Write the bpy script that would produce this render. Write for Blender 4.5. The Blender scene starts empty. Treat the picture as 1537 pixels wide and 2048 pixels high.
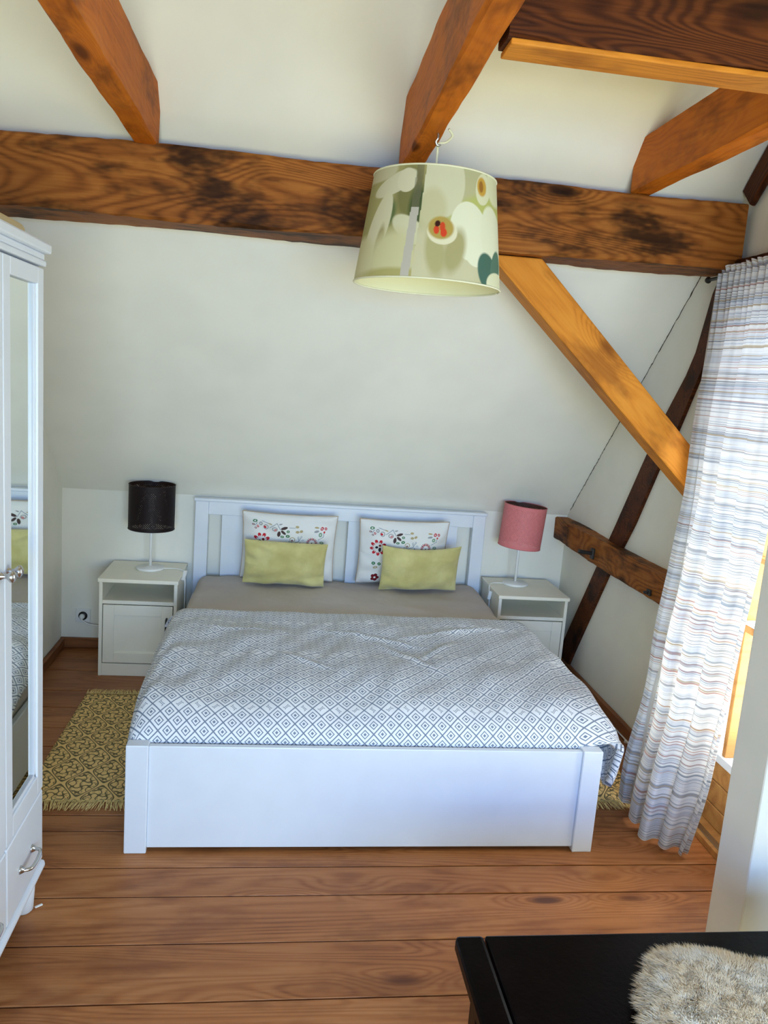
import bpy, bmesh, math, random
import numpy as np
from mathutils import Vector, Matrix

random.seed(7)
rng = np.random.default_rng(7)
scene = bpy.context.scene
col = scene.collection

# ------------------------------------------------------------------ camera
CAM = Vector((0.4797, -2.6315, 1.7327))
YAW, PITCH, ROLL = 0.13402, 0.17091, -0.07626
fwd = Vector((math.sin(YAW) * math.cos(PITCH), math.cos(YAW) * math.cos(PITCH), -math.sin(PITCH)))
rgt = Vector((math.cos(YAW), -math.sin(YAW), 0))
dwn = fwd.cross(rgt)
r2 = rgt * math.cos(ROLL) + dwn * math.sin(ROLL)
d2 = dwn * math.cos(ROLL) - rgt * math.sin(ROLL)
cd = bpy.data.cameras.new('camera')
cd.sensor_fit = 'VERTICAL'
cd.sensor_height = 36.0
cd.lens = 36.0 * 1586.25 / 2048.0
cd.clip_start = 0.02
cam = bpy.data.objects.new('camera', cd)
M3 = Matrix((r2, -d2, -fwd)).transposed()
cam.matrix_world = Matrix.Translation(CAM) @ M3.to_4x4()
col.objects.link(cam)
scene.camera = cam

# ------------------------------------------------------------------ world and light
w = bpy.data.worlds.new('sky')
scene.world = w
w.use_nodes = True
bg = w.node_tree.nodes['Background']
bg.inputs[0].default_value = (0.80, 0.90, 1.0, 1)
bg.inputs[1].default_value = 1.6


def area(name, loc, aim, sx, sy, power, color):
    l = bpy.data.lights.new(name, 'AREA')
    l.shape = 'RECTANGLE'
    l.size, l.size_y = sx, sy
    l.energy = power
    l.color = color
    o = bpy.data.objects.new(name, l)
    o.location = loc
    d = (Vector(aim) - Vector(loc)).normalized()
    o.rotation_euler = d.to_track_quat('-Z', 'Y').to_euler()
    col.objects.link(o)
    return o


SLOPE = 1.031          # roof rises 1.03 m per metre
YK, ZK = 2.07, 0.955   # knee wall
YR = -1.5              # ridge line
ZR = ZK + SLOPE * (YK - YR)
YB = 2 * YR - YK       # where the rear slope would meet knee height
YRW = -3.9             # upright rear wall behind the camera


def zslope(y):
    return ZK + SLOPE * (YK - y) if y > YR else ZK + SLOPE * (y - YB)


XL, XG = -0.76, 2.27
# daylight: blue sky and sunlit garden seen through the gable door and the window behind the camera
SKY, GARDEN = (0.17, 0.44, 1.0), (1.0, 0.91, 0.42)
def daylight(name, loc, aim, sx, sy, power, color, spread):
    o = area(name, loc, aim, sx, sy, power, color)
    o.data.spread = math.radians(spread)
    return o
daylight('daylight_door_sky', (2.62, -0.04, 1.62), (0.0, -0.04, 0.55), 0.76, 1.0, 11, (0.80, 0.90, 1.0), 150)
daylight('daylight_door_garden', (2.60, -0.04, 0.80), (0.0, 0.10, 1.75), 0.76, 0.85, 19, (1.0, 0.95, 0.80), 150)
daylight('daylight_rear_sky', (0.90, -4.22, 1.60), (1.2, 0.8, 0.55), 2.10, 0.85, 37, SKY, 100)
daylight('daylight_rear_garden', (0.90, -4.22, 0.95), (0.9, 0.9, 2.4), 2.10, 0.85, 33, GARDEN, 110)

scene.view_settings.view_transform = 'Standard'
scene.view_settings.look = 'None'
scene.view_settings.exposure = 0.50
scene.view_settings.gamma = 1.0
scene.view_settings.use_curve_mapping = False
try:
    scene.cycles.use_denoising = True
    scene.cycles.max_bounces = 8
    scene.cycles.use_adaptive_sampling = True
    scene.cycles.adaptive_threshold = 0.07
    scene.cycles.use_light_tree = False
    scene.cycles.diffuse_bounces = 4
    scene.cycles.transparent_max_bounces = 24
    scene.cycles.sample_clamp_indirect = 6
    scene.cycles.caustics_reflective = False
    scene.cycles.caustics_refractive = False
except Exception:
    pass

# ------------------------------------------------------------------ node helpers


class N:
    """A socket with arithmetic."""
    def __init__(self, nt, s):
        self.nt, self.s = nt, s

    def _m(self, op, *a, clamp=False):
        n = self.nt.nodes.new('ShaderNodeMath')
        n.operation = op
        n.use_clamp = clamp
        for i, v in enumerate(a):
            if isinstance(v, N):
                self.nt.links.new(v.s, n.inputs[i])
            else:
                n.inputs[i].default_value = float(v)
        return N(self.nt, n.outputs[0])

    def __add__(s, o): return s._m('ADD', s, o)
    __radd__ = __add__
    def __sub__(s, o): return s._m('SUBTRACT', s, o)
    def __rsub__(s, o): return s._m('SUBTRACT', o, s)
    def __mul__(s, o): return s._m('MULTIPLY', s, o)
    __rmul__ = __mul__
    def __truediv__(s, o): return s._m('DIVIDE', s, o)
    def abs(s): return s._m('ABSOLUTE', s)
    def fract(s): return s._m('FRACT', s)
    def floor(s): return s._m('FLOOR', s)
    def mod(s, o): return s._m('FLOORED_MODULO', s, o)
    def max(s, o): return s._m('MAXIMUM', s, o)
    def min(s, o): return s._m('MINIMUM', s, o)
    def gt(s, o): return s._m('GREATER_THAN', s, o)
    def lt(s, o): return s._m('LESS_THAN', s, o)
    def sin(s): return s._m('SINE', s)
    def cos(s): return s._m('COSINE', s)
    def pow(s, o): return s._m('POWER', s, o)
    def clamp(s): return s._m('ADD', s, 0.0, clamp=True)
    def step(s, a, b):
        n = s.nt.nodes.new('ShaderNodeMapRange')
        n.interpolation_type = 'SMOOTHSTEP'
        s.nt.links.new(s.s, n.inputs['Value'])
        n.inputs['From Min'].default_value = a
        n.inputs['From Max'].default_value = b
        return N(s.nt, n.outputs[0])


class Mat:
    def __init__(self, name, rough=0.5, spec=0.5, color=(0.8, 0.8, 0.8), metal=0.0):
        self.m = bpy.data.materials.new(name)
        self.m.use_nodes = True
        self.nt = self.m.node_tree
        self.b = self.nt.nodes['Principled BSDF']
        self.out = self.nt.nodes['Material Output']
        self.b.inputs['Base Color'].default_value = (*color, 1)
        self.b.inputs['Roughness'].default_value = rough
        self.b.inputs['Metallic'].default_value = metal
        self.b.inputs['Specular IOR Level'].default_value = spec

    def node(self, t, **kw):
        n = self.nt.nodes.new(t)
        for k, v in kw.items():
            setattr(n, k, v)
        return n

    def coord(self, which='Object'):
        return self.node('ShaderNodeTexCoord').outputs[which]

    def xyz(self, sock):
        n = self.node('ShaderNodeSeparateXYZ')
        self.nt.links.new(sock, n.inputs[0])
        return [N(self.nt, o) for o in n.outputs]

    def vec(self, *a):
        n = self.node('ShaderNodeCombineXYZ')
        for i, v in enumerate(a):
            if isinstance(v, N):
                self.nt.links.new(v.s, n.inputs[i])
            else:
                n.inputs[i].default_value = v
        return n.outputs[0]

    def noise(self, vec, scale=1, detail=3, rough=0.5, dist=0.0):
        n = self.node('ShaderNodeTexNoise')
        self.nt.links.new(vec, n.inputs['Vector'])
        n.inputs['Scale'].default_value = scale
        n.inputs['Detail'].default_value = detail
        n.inputs['Roughness'].default_value = rough
        n.inputs['Distortion'].default_value = dist
        return N(self.nt, n.outputs['Fac'])

    def rand(self):
        return N(self.nt, self.node('ShaderNodeObjectInfo').outputs['Random'])

    def mix(self, fac, a, b):
        n = self.node('ShaderNodeMix', data_type='RGBA')
        self.nt.links.new(fac.s, n.inputs[0])
        for v, i in ((a, 6), (b, 7)):
            if isinstance(v, tuple):
                n.inputs[i].default_value = (*v, 1)
            else:
                self.nt.links.new(v, n.inputs[i])
        return n.outputs[2]

    def base(self, s):
        self.nt.links.new(s, self.b.inputs['Base Color'])

    def bump(self, h, strength=0.3, dist=0.01):
        n = self.node('ShaderNodeBump')
        n.inputs['Strength'].default_value = strength
        n.inputs['Distance'].default_value = dist
        self.nt.links.new(h.s, n.inputs['Height'])
        self.nt.links.new(n.outputs[0], self.b.inputs['Normal'])


def plain(name, color, rough=0.5, metal=0.0, spec=0.5, bump=None):
    m = Mat(name, rough, spec, color, metal)
    c = m.coord()
    n = m.noise(c, bump[0] if bump else 9, 1)
    m.base(m.mix(n.step(0.3, 0.7), tuple(x * 0.985 for x in color), tuple(min(1, x * 1.01) for x in color)))
    if bump:
        m.bump(n, bump[1], bump[2])
    return m.m


def wood(name, dark, mid, light, freq=26, stretch=0.16, rough=0.55, patch=(0.02, 0.01, 0.006), patchamt=0.0,
         rings=7.0, knots=True, spec=0.4, vary=0.0, rw=0.3):
    """Sawn pine: nested growth-ring contours stretched along local X."""
    m = Mat(name, rough, spec)
    x, y, z = m.xyz(m.coord())
    r = m.rand() * 37.0
    v = m.vec(x * stretch + r, y + r * 0.7, z - r)
    n1 = m.noise(v, rings, 1.5, 0.45, 0.25)
    if knots:
        vo = m.node('ShaderNodeTexVoronoi')
        m.nt.links.new(m.vec(x * 1.7 + r, y * 5.5 + r, z * 5.5), vo.inputs['Vector'])
        vo.inputs['Scale'].default_value = 1.0
        vd = N(m.nt, vo.outputs['Distance'])
        n1 = n1 + vd.step(0.42, 0.0) * (5.0 / freq)
    ring = ((n1 * freq) * 6.283).sin() * 0.5 + 0.5
    fine = m.noise(m.vec(x * 2.2 + r, y * 60, z * 60), 2.0, 4, 0.6)
    big = m.noise(m.vec(x * 0.9 + r, y * 3.5, z * 3.5), 1.6, 3, 0.6)
    fac = (ring.pow(1.6) * rw + fine * 0.45 + (big - 0.5) * 0.7 + (0.5 - rw) * 0.5).clamp()
    c1 = m.mix(fac.step(0.05, 0.55), light, mid)
    c2 = m.mix(fac.step(0.45, 0.95), c1, dark)
    if knots:
        c2 = m.mix(vd.step(0.15, 0.05) * 0.85, c2, tuple(c * 0.45 for c in dark))
    if patchamt:
        pb = m.noise(m.vec(x * 1.5 + r, y * 4, z * 4), 1.7, 4, 0.65)
        c2 = m.mix(pb.step(0.46, 0.66) * patchamt, c2, patch)
    if vary:
        rr = m.rand()
        c2 = m.mix(rr * vary, c2, dark)
    m.base(c2)
    m.bump(fine, 0.25, 0.004)
    return m.m


def emission_free_glass(name, tint=(0.95, 0.98, 1.0)):
    m = Mat(name)
    t = m.node('ShaderNodeBsdfTransparent')
    t.inputs[0].default_value = (*tint, 1)
    g = m.node('ShaderNodeBsdfGlossy')
    g.inputs['Roughness'].default_value = 0.02
    mx = m.node('ShaderNodeMixShader')
    L = m.nt.links.new
    mx.inputs[0].default_value = 0.04; L(t.outputs[0], mx.inputs[1]); L(g.outputs[0], mx.inputs[2])
    L(mx.outputs[0], m.out.inputs[0])
    return m.m


# ------------------------------------------------------------------ materials
M = {}
def plaster(name, c):
    m = Mat(name, 0.9, 0.2, c)
    n = m.noise(m.coord(), 3.0, 2, 0.6)
    n2 = m.noise(m.coord(), 22, 1, 0.6)
    m.base(m.mix(n.step(0.3, 0.75), c, tuple(x * 0.95 for x in c)))
    m.bump(n2, 0.18, 0.004)
    return m.m
M['plaster'] = plaster('white_lime_plaster', (0.90, 0.875, 0.775))
M['purlin'] = wood('old_dark_pine', (0.050, 0.013, 0.003), (0.25, 0.078, 0.014), (0.40, 0.145, 0.028), freq=46, patch=(0.010, 0.004, 0.002), patchamt=0.9, rings=4.0, rw=0.30, spec=0.12)
M['tie'] = wood('orange_pine_beam', (0.18, 0.036, 0.003), (0.55, 0.142, 0.010), (0.72, 0.225, 0.018), freq=16, patch=(0.08, 0.020, 0.003), patchamt=0.6, rw=0.12, spec=0.12)
M['brace'] = wood('golden_pine_brace', (0.26, 0.066, 0.006), (0.66, 0.235, 0.024), (0.76, 0.31, 0.042), freq=18, patch=(0.18, 0.045, 0.006), patchamt=0.55, rw=0.2, spec=0.15)
M['darkbeam'] = wood('near_black_timber', (0.012, 0.004, 0.002), (0.070, 0.018, 0.005), (0.17, 0.048, 0.010), freq=34, patch=(0.008, 0.004, 0.002), patchamt=0.7, rw=0.3, spec=0.15)
M['floor'] = wood('oiled_pine_floor', (0.13, 0.033, 0.008), (0.38, 0.138, 0.042), (0.52, 0.230, 0.085), freq=30, stretch=0.07, rough=0.40, rings=4.5, spec=0.28, patch=(0.13, 0.034, 0.010), patchamt=0.4, vary=0.3, rw=0.22)
M['skirt'] = wood('brown_skirting', (0.08, 0.024, 0.008), (0.22, 0.075, 0.022), (0.30, 0.11, 0.035), freq=8, knots=False)
M['doorwood'] = wood('honey_door_wood', (0.30, 0.12, 0.03), (0.50, 0.24, 0.07), (0.60, 0.32, 0.10), freq=6, knots=False)
M['subfloor'] = plain('dark_gap', (0.012, 0.006, 0.004), 0.9)
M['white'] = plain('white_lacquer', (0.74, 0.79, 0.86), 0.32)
M['cream'] = plain('cream_lacquer', (0.93, 0.885, 0.74), 0.38)
M['metal'] = plain('brushed_nickel', (0.55, 0.55, 0.55), 0.25, 1.0)
M['black'] = plain('black_iron', (0.012, 0.011, 0.010), 0.45)
M['whitepl'] = plain('white_plastic', (0.85, 0.85, 0.82), 0.35)
M['beigepl'] = plain('beige_board', (0.62, 0.50, 0.27), 0.6)
M['glass'] = emission_free_glass('window_glass')
mm = Mat('mirror_silver', 0.015, 0.5, (0.86, 0.90, 0.87), 1.0)
M['mirror'] = mm.m
M['crack'] = plain('crack_shadow', (0.05, 0.035, 0.02), 0.95)

# ------------------------------------------------------------------ mesh helpers


def link(name, me, mat, parent=None, loc=None):
    o = bpy.data.objects.new(name, me)
    col.objects.link(o)
    if mat is not None and not me.materials:
        me.materials.append(mat)
    if parent is not None:
        o.parent = parent
    if loc is not None:
        o.location = loc
    return o


def bm_mesh(name, bm, smooth=False):
    me = bpy.data.meshes.new(name)
    bm.to_mesh(me)
    bm.free()
    if smooth:
        for p in me.polygons:
            p.use_smooth = True
    return me


def tag(o, label, cat, group=None, kind=None):
    o['label'] = label
    o['category'] = cat
    if group:
        o['group'] = group
    if kind:
        o['kind'] = kind
    return o


def struct(o):
    o['kind'] = 'structure'
    return o


def empty(name, loc, rz=0.0):
    o = bpy.data.objects.new(name, None)
    o.empty_display_size = 0.1
    o.location = loc
    o.rotation_euler = (0, 0, rz)
    col.objects.link(o)
    return o


def add_box(bm, x0, x1, y0, y1, z0, z1, bev=0.0, seg=2):
    vs = [bm.verts.new((x, y, z)) for x in (x0, x1) for y in (y0, y1) for z in (z0, z1)]
    f = [(0, 1, 3, 2), (4, 6, 7, 5), (0, 4, 5, 1), (2, 3, 7, 6), (0, 2, 6, 4), (1, 5, 7, 3)]
    fs = [bm.faces.new([vs[i] for i in q]) for q in f]
    bmesh.ops.recalc_face_normals(bm, faces=fs)
    if bev > 0:
        es = list({e for q in fs for e in q.edges})
        bmesh.ops.bevel(bm, geom=es, offset=bev, segments=seg, profile=0.5, affect='EDGES')


def box(name, x0, x1, y0, y1, z0, z1, mat, parent=None, bev=0.003, off=None):
    """Box in world coordinates; stored relative to the parent's location."""
    if off is None:
        off = parent.location if parent is not None else Vector(((x0 + x1) / 2, (y0 + y1) / 2, z0))
        if parent is not None and parent.parent is not None:
            off = parent.location + parent.parent.location
    bm = bmesh.new()
    add_box(bm, x0 - off[0], x1 - off[0], y0 - off[1], y1 - off[1], z0 - off[2], z1 - off[2], min(bev, 0.45 * min(x1 - x0, y1 - y0, z1 - z0)))
    o = link(name, bm_mesh(name, bm), mat, parent)
    if parent is None:
        o.location = off
    return o


def add_lathe(bm, prof, seg=32, c=(0, 0, 0), axis='Z', cap=True):
    rings = []
    for r, h in prof:
        ring = []
        for i in range(seg):
            a = 2 * math.pi * i / seg
            p = (r * math.cos(a), r * math.sin(a), h)
            if axis == 'X':
                p = (h, p[0], p[1])
            elif axis == 'Y':
                p = (p[0], h, p[1])
            ring.append(bm.verts.new((p[0] + c[0], p[1] + c[1], p[2] + c[2])))
        rings.append(ring)
    fs = []
    for a, b in zip(rings, rings[1:]):
        for i in range(seg):
            fs.append(bm.faces.new((a[i], a[(i + 1) % seg], b[(i + 1) % seg], b[i])))
    if cap:
        fs.append(bm.faces.new(rings[0][::-1]))
        fs.append(bm.faces.new(rings[-1]))
    bmesh.ops.recalc_face_normals(bm, faces=fs)


def lathe(name, prof, mat, parent=None, c=(0, 0, 0), seg=32, axis='Z', cap=True):
    bm = bmesh.new()
    add_lathe(bm, prof, seg, c, axis, cap)
    return link(name, bm_mesh(name, bm, True), mat, parent)


def smooth_path(pts, n=10):
    P = [Vector(p) for p in pts]
    out = []
    for i in range(len(P) - 1):
        p0 = P[max(i - 1, 0)]; p1 = P[i]; p2 = P[i + 1]; p3 = P[min(i + 2, len(P) - 1)]
        for k in range(n):
            t = k / n
            out.append(0.5 * ((2 * p1) + (p2 - p0) * t + (2 * p0 - 5 * p1 + 4 * p2 - p3) * t * t + (3 * p1 - p0 - 3 * p2 + p3) * t ** 3))
    out.append(P[-1])
    return out


def add_tube(bm, pts, r, seg=10):
    rings = []
    up = Vector((0.13, 0.21, 1)).normalized()
    for i, p in enumerate(pts):
        t = (pts[min(i + 1, len(pts) - 1)] - pts[max(i - 1, 0)]).normalized()
        a = t.cross(up)
        if a.length < 1e-3:
            a = t.cross(Vector((1, 0, 0)))
        a.normalize()
        b = t.cross(a)
        rad = r[i] if isinstance(r, (list, tuple)) else r
        rings.append([bm.verts.new(p + (a * math.cos(q) + b * math.sin(q)) * rad) for q in [2 * math.pi * k / seg for k in range(seg)]])
    fs = []
    for a, b in zip(rings, rings[1:]):
        for k in range(seg):
            fs.append(bm.faces.new((a[k], a[(k + 1) % seg], b[(k + 1) % seg], b[k])))
    fs.append(bm.faces.new(rings[0][::-1])); fs.append(bm.faces.new(rings[-1]))
    bmesh.ops.recalc_face_normals(bm, faces=fs)


def tube(name, pts, r, mat, parent=None, seg=10, smooth=True, n=8):
    bm = bmesh.new()
    P = smooth_path(pts, n) if smooth else [Vector(p) for p in pts]
    add_tube(bm, P, r, seg)
    return link(name, bm_mesh(name, bm, True), mat, parent)


def grid_mesh(name, X, Y, Z, uv=None, smooth=True, flip=False, colr=None):
    """Quad grid from 2-D arrays."""
    h, wd = X.shape
    me = bpy.data.meshes.new(name)
    V = np.stack([X, Y, Z], -1).reshape(-1, 3)
    idx = np.arange(h * wd).reshape(h, wd)
    q = np.stack([idx[:-1, :-1], idx[:-1, 1:], idx[1:, 1:], idx[1:, :-1]], -1).reshape(-1, 4)
    if flip:
        q = q[:, ::-1]
    nq = len(q)
    me.vertices.add(len(V)); me.vertices.foreach_set('co', V.astype(np.float32).ravel())
    me.loops.add(nq * 4); me.loops.foreach_set('vertex_index', q.astype(np.int32).ravel())
    me.polygons.add(nq); me.polygons.foreach_set('loop_start', np.arange(0, nq * 4, 4, dtype=np.int32))
    me.polygons.foreach_set('loop_total', np.full(nq, 4, dtype=np.int32))
    me.update(calc_edges=True)
    if uv is not None:
        l = me.uv_layers.new(name='UVMap')
        U = np.stack([uv[0], uv[1]], -1).reshape(-1, 2)[q.ravel()]
        l.data.foreach_set('uv', U.astype(np.float32).ravel())
    if colr is not None:
        a = me.color_attributes.new('print', 'FLOAT_COLOR', 'POINT')
        c = np.concatenate([colr.reshape(-1, 3), np.ones((len(V), 1))], 1)
        a.data.foreach_set('color', c.astype(np.float32).ravel())
    if smooth:
        me.polygons.foreach_set('use_smooth', np.ones(nq, dtype=bool))
    return me


def wob(a, b, seed, n=14, lo=2.0, hi=9.0, ang=None, spread=math.pi):
    """Sum of random sines: a smooth wrinkle field."""
    r = np.random.default_rng(seed)
    out = np.zeros_like(a)
    for _ in range(n):
        f = r.uniform(lo, hi)
        t = (ang if ang is not None else 0) + r.uniform(-spread, spread)
        out += np.sin(2 * math.pi * f * (a * math.cos(t) + b * math.sin(t)) + r.uniform(0, 6.28)) / f
    return out


def orient(o, p0, p1, up=(0, 0, 1)):
    x = (Vector(p1) - Vector(p0)).normalized()
    y = Vector(up).cross(x).normalized()
    z = x.cross(y)
    o.matrix_world = Matrix.Translation(p0) @ Matrix((x, y, z)).transposed().to_4x4()


def beam(name, p0, p1, wy, wz, mat, up=(0, 0, 1), seed=0, rough=0.003, seg=40, cham=0.008, parent=None):
    """Hewn timber: local X along the beam, wy wide (centred), wz tall (from 0 up)."""
    L = (Vector(p1) - Vector(p0)).length
    r = np.random.default_rng(seed + 100)
    xs = np.linspace(0, L, seg + 1)
    c = cham
    prof = [(-wy / 2 + c, 0), (wy / 2 - c, 0), (wy / 2, c), (wy / 2, wz - c), (wy / 2 - c, wz), (-wy / 2 + c, wz), (-wy / 2, wz - c), (-wy / 2, c)]
    bm = bmesh.new()
    rings = []
    ph = r.uniform(0, 6.28, (8, 3))
    for x in xs:
        ring = []
        for k, (a, b) in enumerate(prof):
            j = sum(math.sin(x * f + ph[k, i]) for i, f in enumerate((3.1, 9.7, 21.0))) / 3
            ring.append(bm.verts.new((x, a + j * rough * 1.2, b + math.sin(x * 5.3 + ph[k, 0]) * rough + r.normal() * rough * 0.25)))
        rings.append(ring)
    fs = []
    for a, b in zip(rings, rings[1:]):
        for k in range(8):
            fs.append(bm.faces.new((a[k], a[(k + 1) % 8], b[(k + 1) % 8], b[k])))
    fs.append(bm.faces.new(rings[0][::-1])); fs.append(bm.faces.new(rings[-1]))
    bmesh.ops.recalc_face_normals(bm, faces=fs)
    o = link(name, bm_mesh(name, bm), mat, parent)
    orient(o, p0, p1, up)
    return o


def prism(name, poly, axis, a0, a1, mat, parent=None, bev=0.0, off=(0, 0, 0)):
    """Extrude a 2-D polygon. axis 'X': poly=(y,z); 'Y': poly=(x,z); 'Z': poly=(x,y)."""
    def P(u, v, a):
        return {'X': (a, u, v), 'Y': (u, a, v), 'Z': (u, v, a)}[axis]
    bm = bmesh.new()
    A = [bm.verts.new(Vector(P(u, v, a0)) - Vector(off)) for u, v in poly]
    B = [bm.verts.new(Vector(P(u, v, a1)) - Vector(off)) for u, v in poly]
    n = len(poly)
    fs = [bm.faces.new(A), bm.faces.new(B[::-1])]
    for i in range(n):
        fs.append(bm.faces.new((A[i], B[i], B[(i + 1) % n], A[(i + 1) % n])))
    bmesh.ops.recalc_face_normals(bm, faces=fs)
    if bev:
        bmesh.ops.bevel(bm, geom=bm.edges[:], offset=bev, segments=2, profile=0.5, affect='EDGES')
    o = link(name, bm_mesh(name, bm), mat, parent)
    if parent is None:
        o.location = off
    return o


# ================================================================== ROOM SHELL
T = 0.12
fl = struct(box('floor', XL - T, XG + T, YRW - T, YK + T, -0.10, -0.032, M['subfloor'], bev=0, off=(0, 0, -0.1)))
seams = [1.9, 1.70, 1.422, 1.216, 0.99, 0.80, 0.60, 0.42, 0.249, 0.143, -0.078, -0.233, -0.453, -0.680, -0.86, -1.06, -1.25, -1.47]
y = -1.47
while y > YRW:
    y -= random.choice((0.16, 0.19, 0.22))
    seams.append(y)
seams = [YK] + seams
for a, b in zip(seams, seams[1:]):
    b = max(b, YRW)
    if a - b < 0.03:
        continue
    bm = bmesh.new()
    g = 0.0030
    add_box(bm, XL + 0.002, XG + 0.10, -(a - b) / 2 + g, (a - b) / 2 - g, -0.032, 0, 0.0025)
    o = link('plank', bm_mesh('plank', bm), M['floor'], fl, (0, (a + b) / 2, 0.1 + random.uniform(-0.0008, 0.0003)))

struct(box('wall_back', XL - T, XG + T, YK, YK + T, -0.05, ZK + 0.13, M['plaster'], bev=0))
ZRW = zslope(YRW) + 0.1
RX0, RX1, RZ0, RZ1 = -0.20, 2.00, 0.50, 2.02
struct(box('wall_rear', XL - T, RX0, YRW - T, YRW, -0.05, ZRW, M['plaster'], bev=0))
struct(box('wall_rear', RX1, XG + T, YRW - T, YRW, -0.05, ZRW, M['plaster'], bev=0))
struct(box('wall_rear', RX0, RX1, YRW - T, YRW, -0.05, RZ0, M['plaster'], bev=0))
struct(box('wall_rear', RX0, RX1, YRW - T, YRW, RZ1, ZRW, M['plaster'], bev=0))
rw = struct(empty('window_1', ((RX0 + RX1) / 2, YRW - 0.06, RZ0)))
for a, b in ((RX0, RX0 + 0.05), (RX1 - 0.05, RX1), ((RX0 + RX1) / 2 - 0.03, (RX0 + RX1) / 2 + 0.03)):
    box('frame_upright', a, b, YRW - 0.09, YRW - 0.03, RZ0, RZ1, M['doorwood'], rw)
for a, b in ((RZ0, RZ0 + 0.05), (RZ1 - 0.05, RZ1)):
    box('frame_rail', RX0, RX1, YRW - 0.09, YRW - 0.03, a, b, M['doorwood'], rw)
box('pane', RX0 + 0.02, RX1 - 0.02, YRW - 0.062, YRW - 0.056, RZ0 + 0.02, RZ1 - 0.02, M['glass'], rw, 0)
# front roof slope, whole
th = 0.12
struct(prism('ceiling', [(YK + 0.10, zslope(YK) - 0.10 * SLOPE), (YR, ZR), (YR, ZR + th), (YK + 0.10, zslope(YK) - 0.10 * SLOPE + th)], 'X', XL - T, XG + T, M['plaster']))
def zz(y): return ZK + SLOPE * (y - YB)
struct(prism('ceiling', [(YRW - 0.1, zz(YRW - 0.1)), (YR, ZR), (YR, ZR + th), (YRW - 0.1, zz(YRW - 0.1) + th)], 'X', XL - T, XG + T, M['plaster']))
struct(box('wall_left', XL - T, XL, YRW, YK, -0.05, ZR + 0.1, M['plaster'], bev=0))
# gable wall pieced around the glazed door opening
DY0, DY1, DZ1 = -0.44, 0.36, 2.16
struct(box('wall_right', XG, XG + T, DY1, YK, -0.05, ZR + 0.1, M['plaster'], bev=0))
struct(box('wall_right', XG, XG + T, YRW, DY0, -0.05, ZR + 0.1, M['plaster'], bev=0))
struct(box('wall_right', XG, XG + T, DY0, DY1, DZ1, ZR + 0.1, M['plaster'], bev=0))
# partition beside the door, nearer the camera
struct(box('wall_partition', 1.945, XG, -0.62, -0.45, 0, 2.47, M['plaster'], bev=0.006))

# hairline crack where the slope meets the gable wall
bm = bmesh.new()
r = np.random.default_rng(3)
ys = np.linspace(2.03, 0.78, 120)
last = None
for yv in ys:
    z = zslope(yv) - 0.004 + r.normal() * 0.0025
    wdt = 0.0012 + abs(r.normal()) * 0.0014 + (0.004 if abs(yv - 0.86) < 0.01 else 0)
    a = bm.verts.new((XG - 0.0012, yv, z - wdt)); b = bm.verts.new((XG - 0.0012 - 0.0015, yv, z + wdt))
    if last:
        bm.faces.new((last[0], a, b, last[1]))
    last = (a, b)
struct(link('trim_1', bm_mesh('crack', bm), M['crack']))

# skirtings
def skirt(name, p0, p1, h, t):
    return struct(beam(name, p0, p1, t, h, M['skirt'], seed=len(name), rough=0.0006, seg=12, cham=0.006))
skirt('baseboard_back', (XL, YK - 0.012, 0), (XG, YK - 0.012, 0), 0.062, 0.024)
skirt('baseboard_left', (XL + 0.012, YRW, 0), (XL + 0.012, YK - 0.024, 0), 0.062, 0.024)
skirt('baseboard_right', (XG - 0.012, 0.40, 0), (XG - 0.012, YK - 0.024, 0), 0.105, 0.024)
skirt('trim_2', (XG - 0.040, 0.40, 0), (XG - 0.040, YK - 0.03, 0), 0.035, 0.03)

# ------------------------------------------------------------------ glazed gable door
d = struct(empty('door_1', (XG + 0.05, (DY0 + DY1) / 2, 0)))
x0, x1 = XG + 0.01, XG + 0.075
box('jamb', x0, x1, DY1 - 0.045, DY1, 0, DZ1, M['doorwood'], d)
box('jamb', x0, x1, DY0, DY0 + 0.045, 0, DZ1, M['doorwood'], d)
box('head_rail', x0, x1, DY0, DY1, DZ1 - 0.07, DZ1, M['doorwood'], d)
box('threshold', XG - 0.06, x1, DY0, DY1, 0, 0.028, M['doorwood'], d)
box('metal_strip', XG - 0.045, XG - 0.02, DY0 + 0.01, DY1 - 0.01, 0.028, 0.034, M['metal'], d, 0.001)
for i, (a, b) in enumerate(((0.03, 0.11), (0.115, 0.21), (0.215, 0.30))):
    box('panel_board', x0 + 0.012, x1 - 0.012, DY0 + 0.045, DY1 - 0.045, a, b, M['doorwood'], d)
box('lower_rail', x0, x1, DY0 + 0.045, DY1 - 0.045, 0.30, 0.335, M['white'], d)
box('middle_rail', x0, x1, DY0 + 0.045, DY1 - 0.045, 0.865, 0.895, M['doorwood'], d)
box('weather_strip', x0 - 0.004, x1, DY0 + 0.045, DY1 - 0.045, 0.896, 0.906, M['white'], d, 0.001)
for zz in (1.15, 1.44, 1.73):
    box('muntin', x0 + 0.01, x1 - 0.01, DY0 + 0.045, DY1 - 0.045, zz - 0.01, zz + 0.01, M['doorwood'], d)
for yy in (0.125, -0.14):
    box('stile', x0 + 0.01, x1 - 0.01, yy - 0.012, yy + 0.012, 0.335, DZ1 - 0.07, M['doorwood'], d)
box('pane', x0 + 0.028, x0 + 0.034, DY0 + 0.045, DY1 - 0.045, 0.335, DZ1 - 0.07, M['glass'], d, 0)

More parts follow.
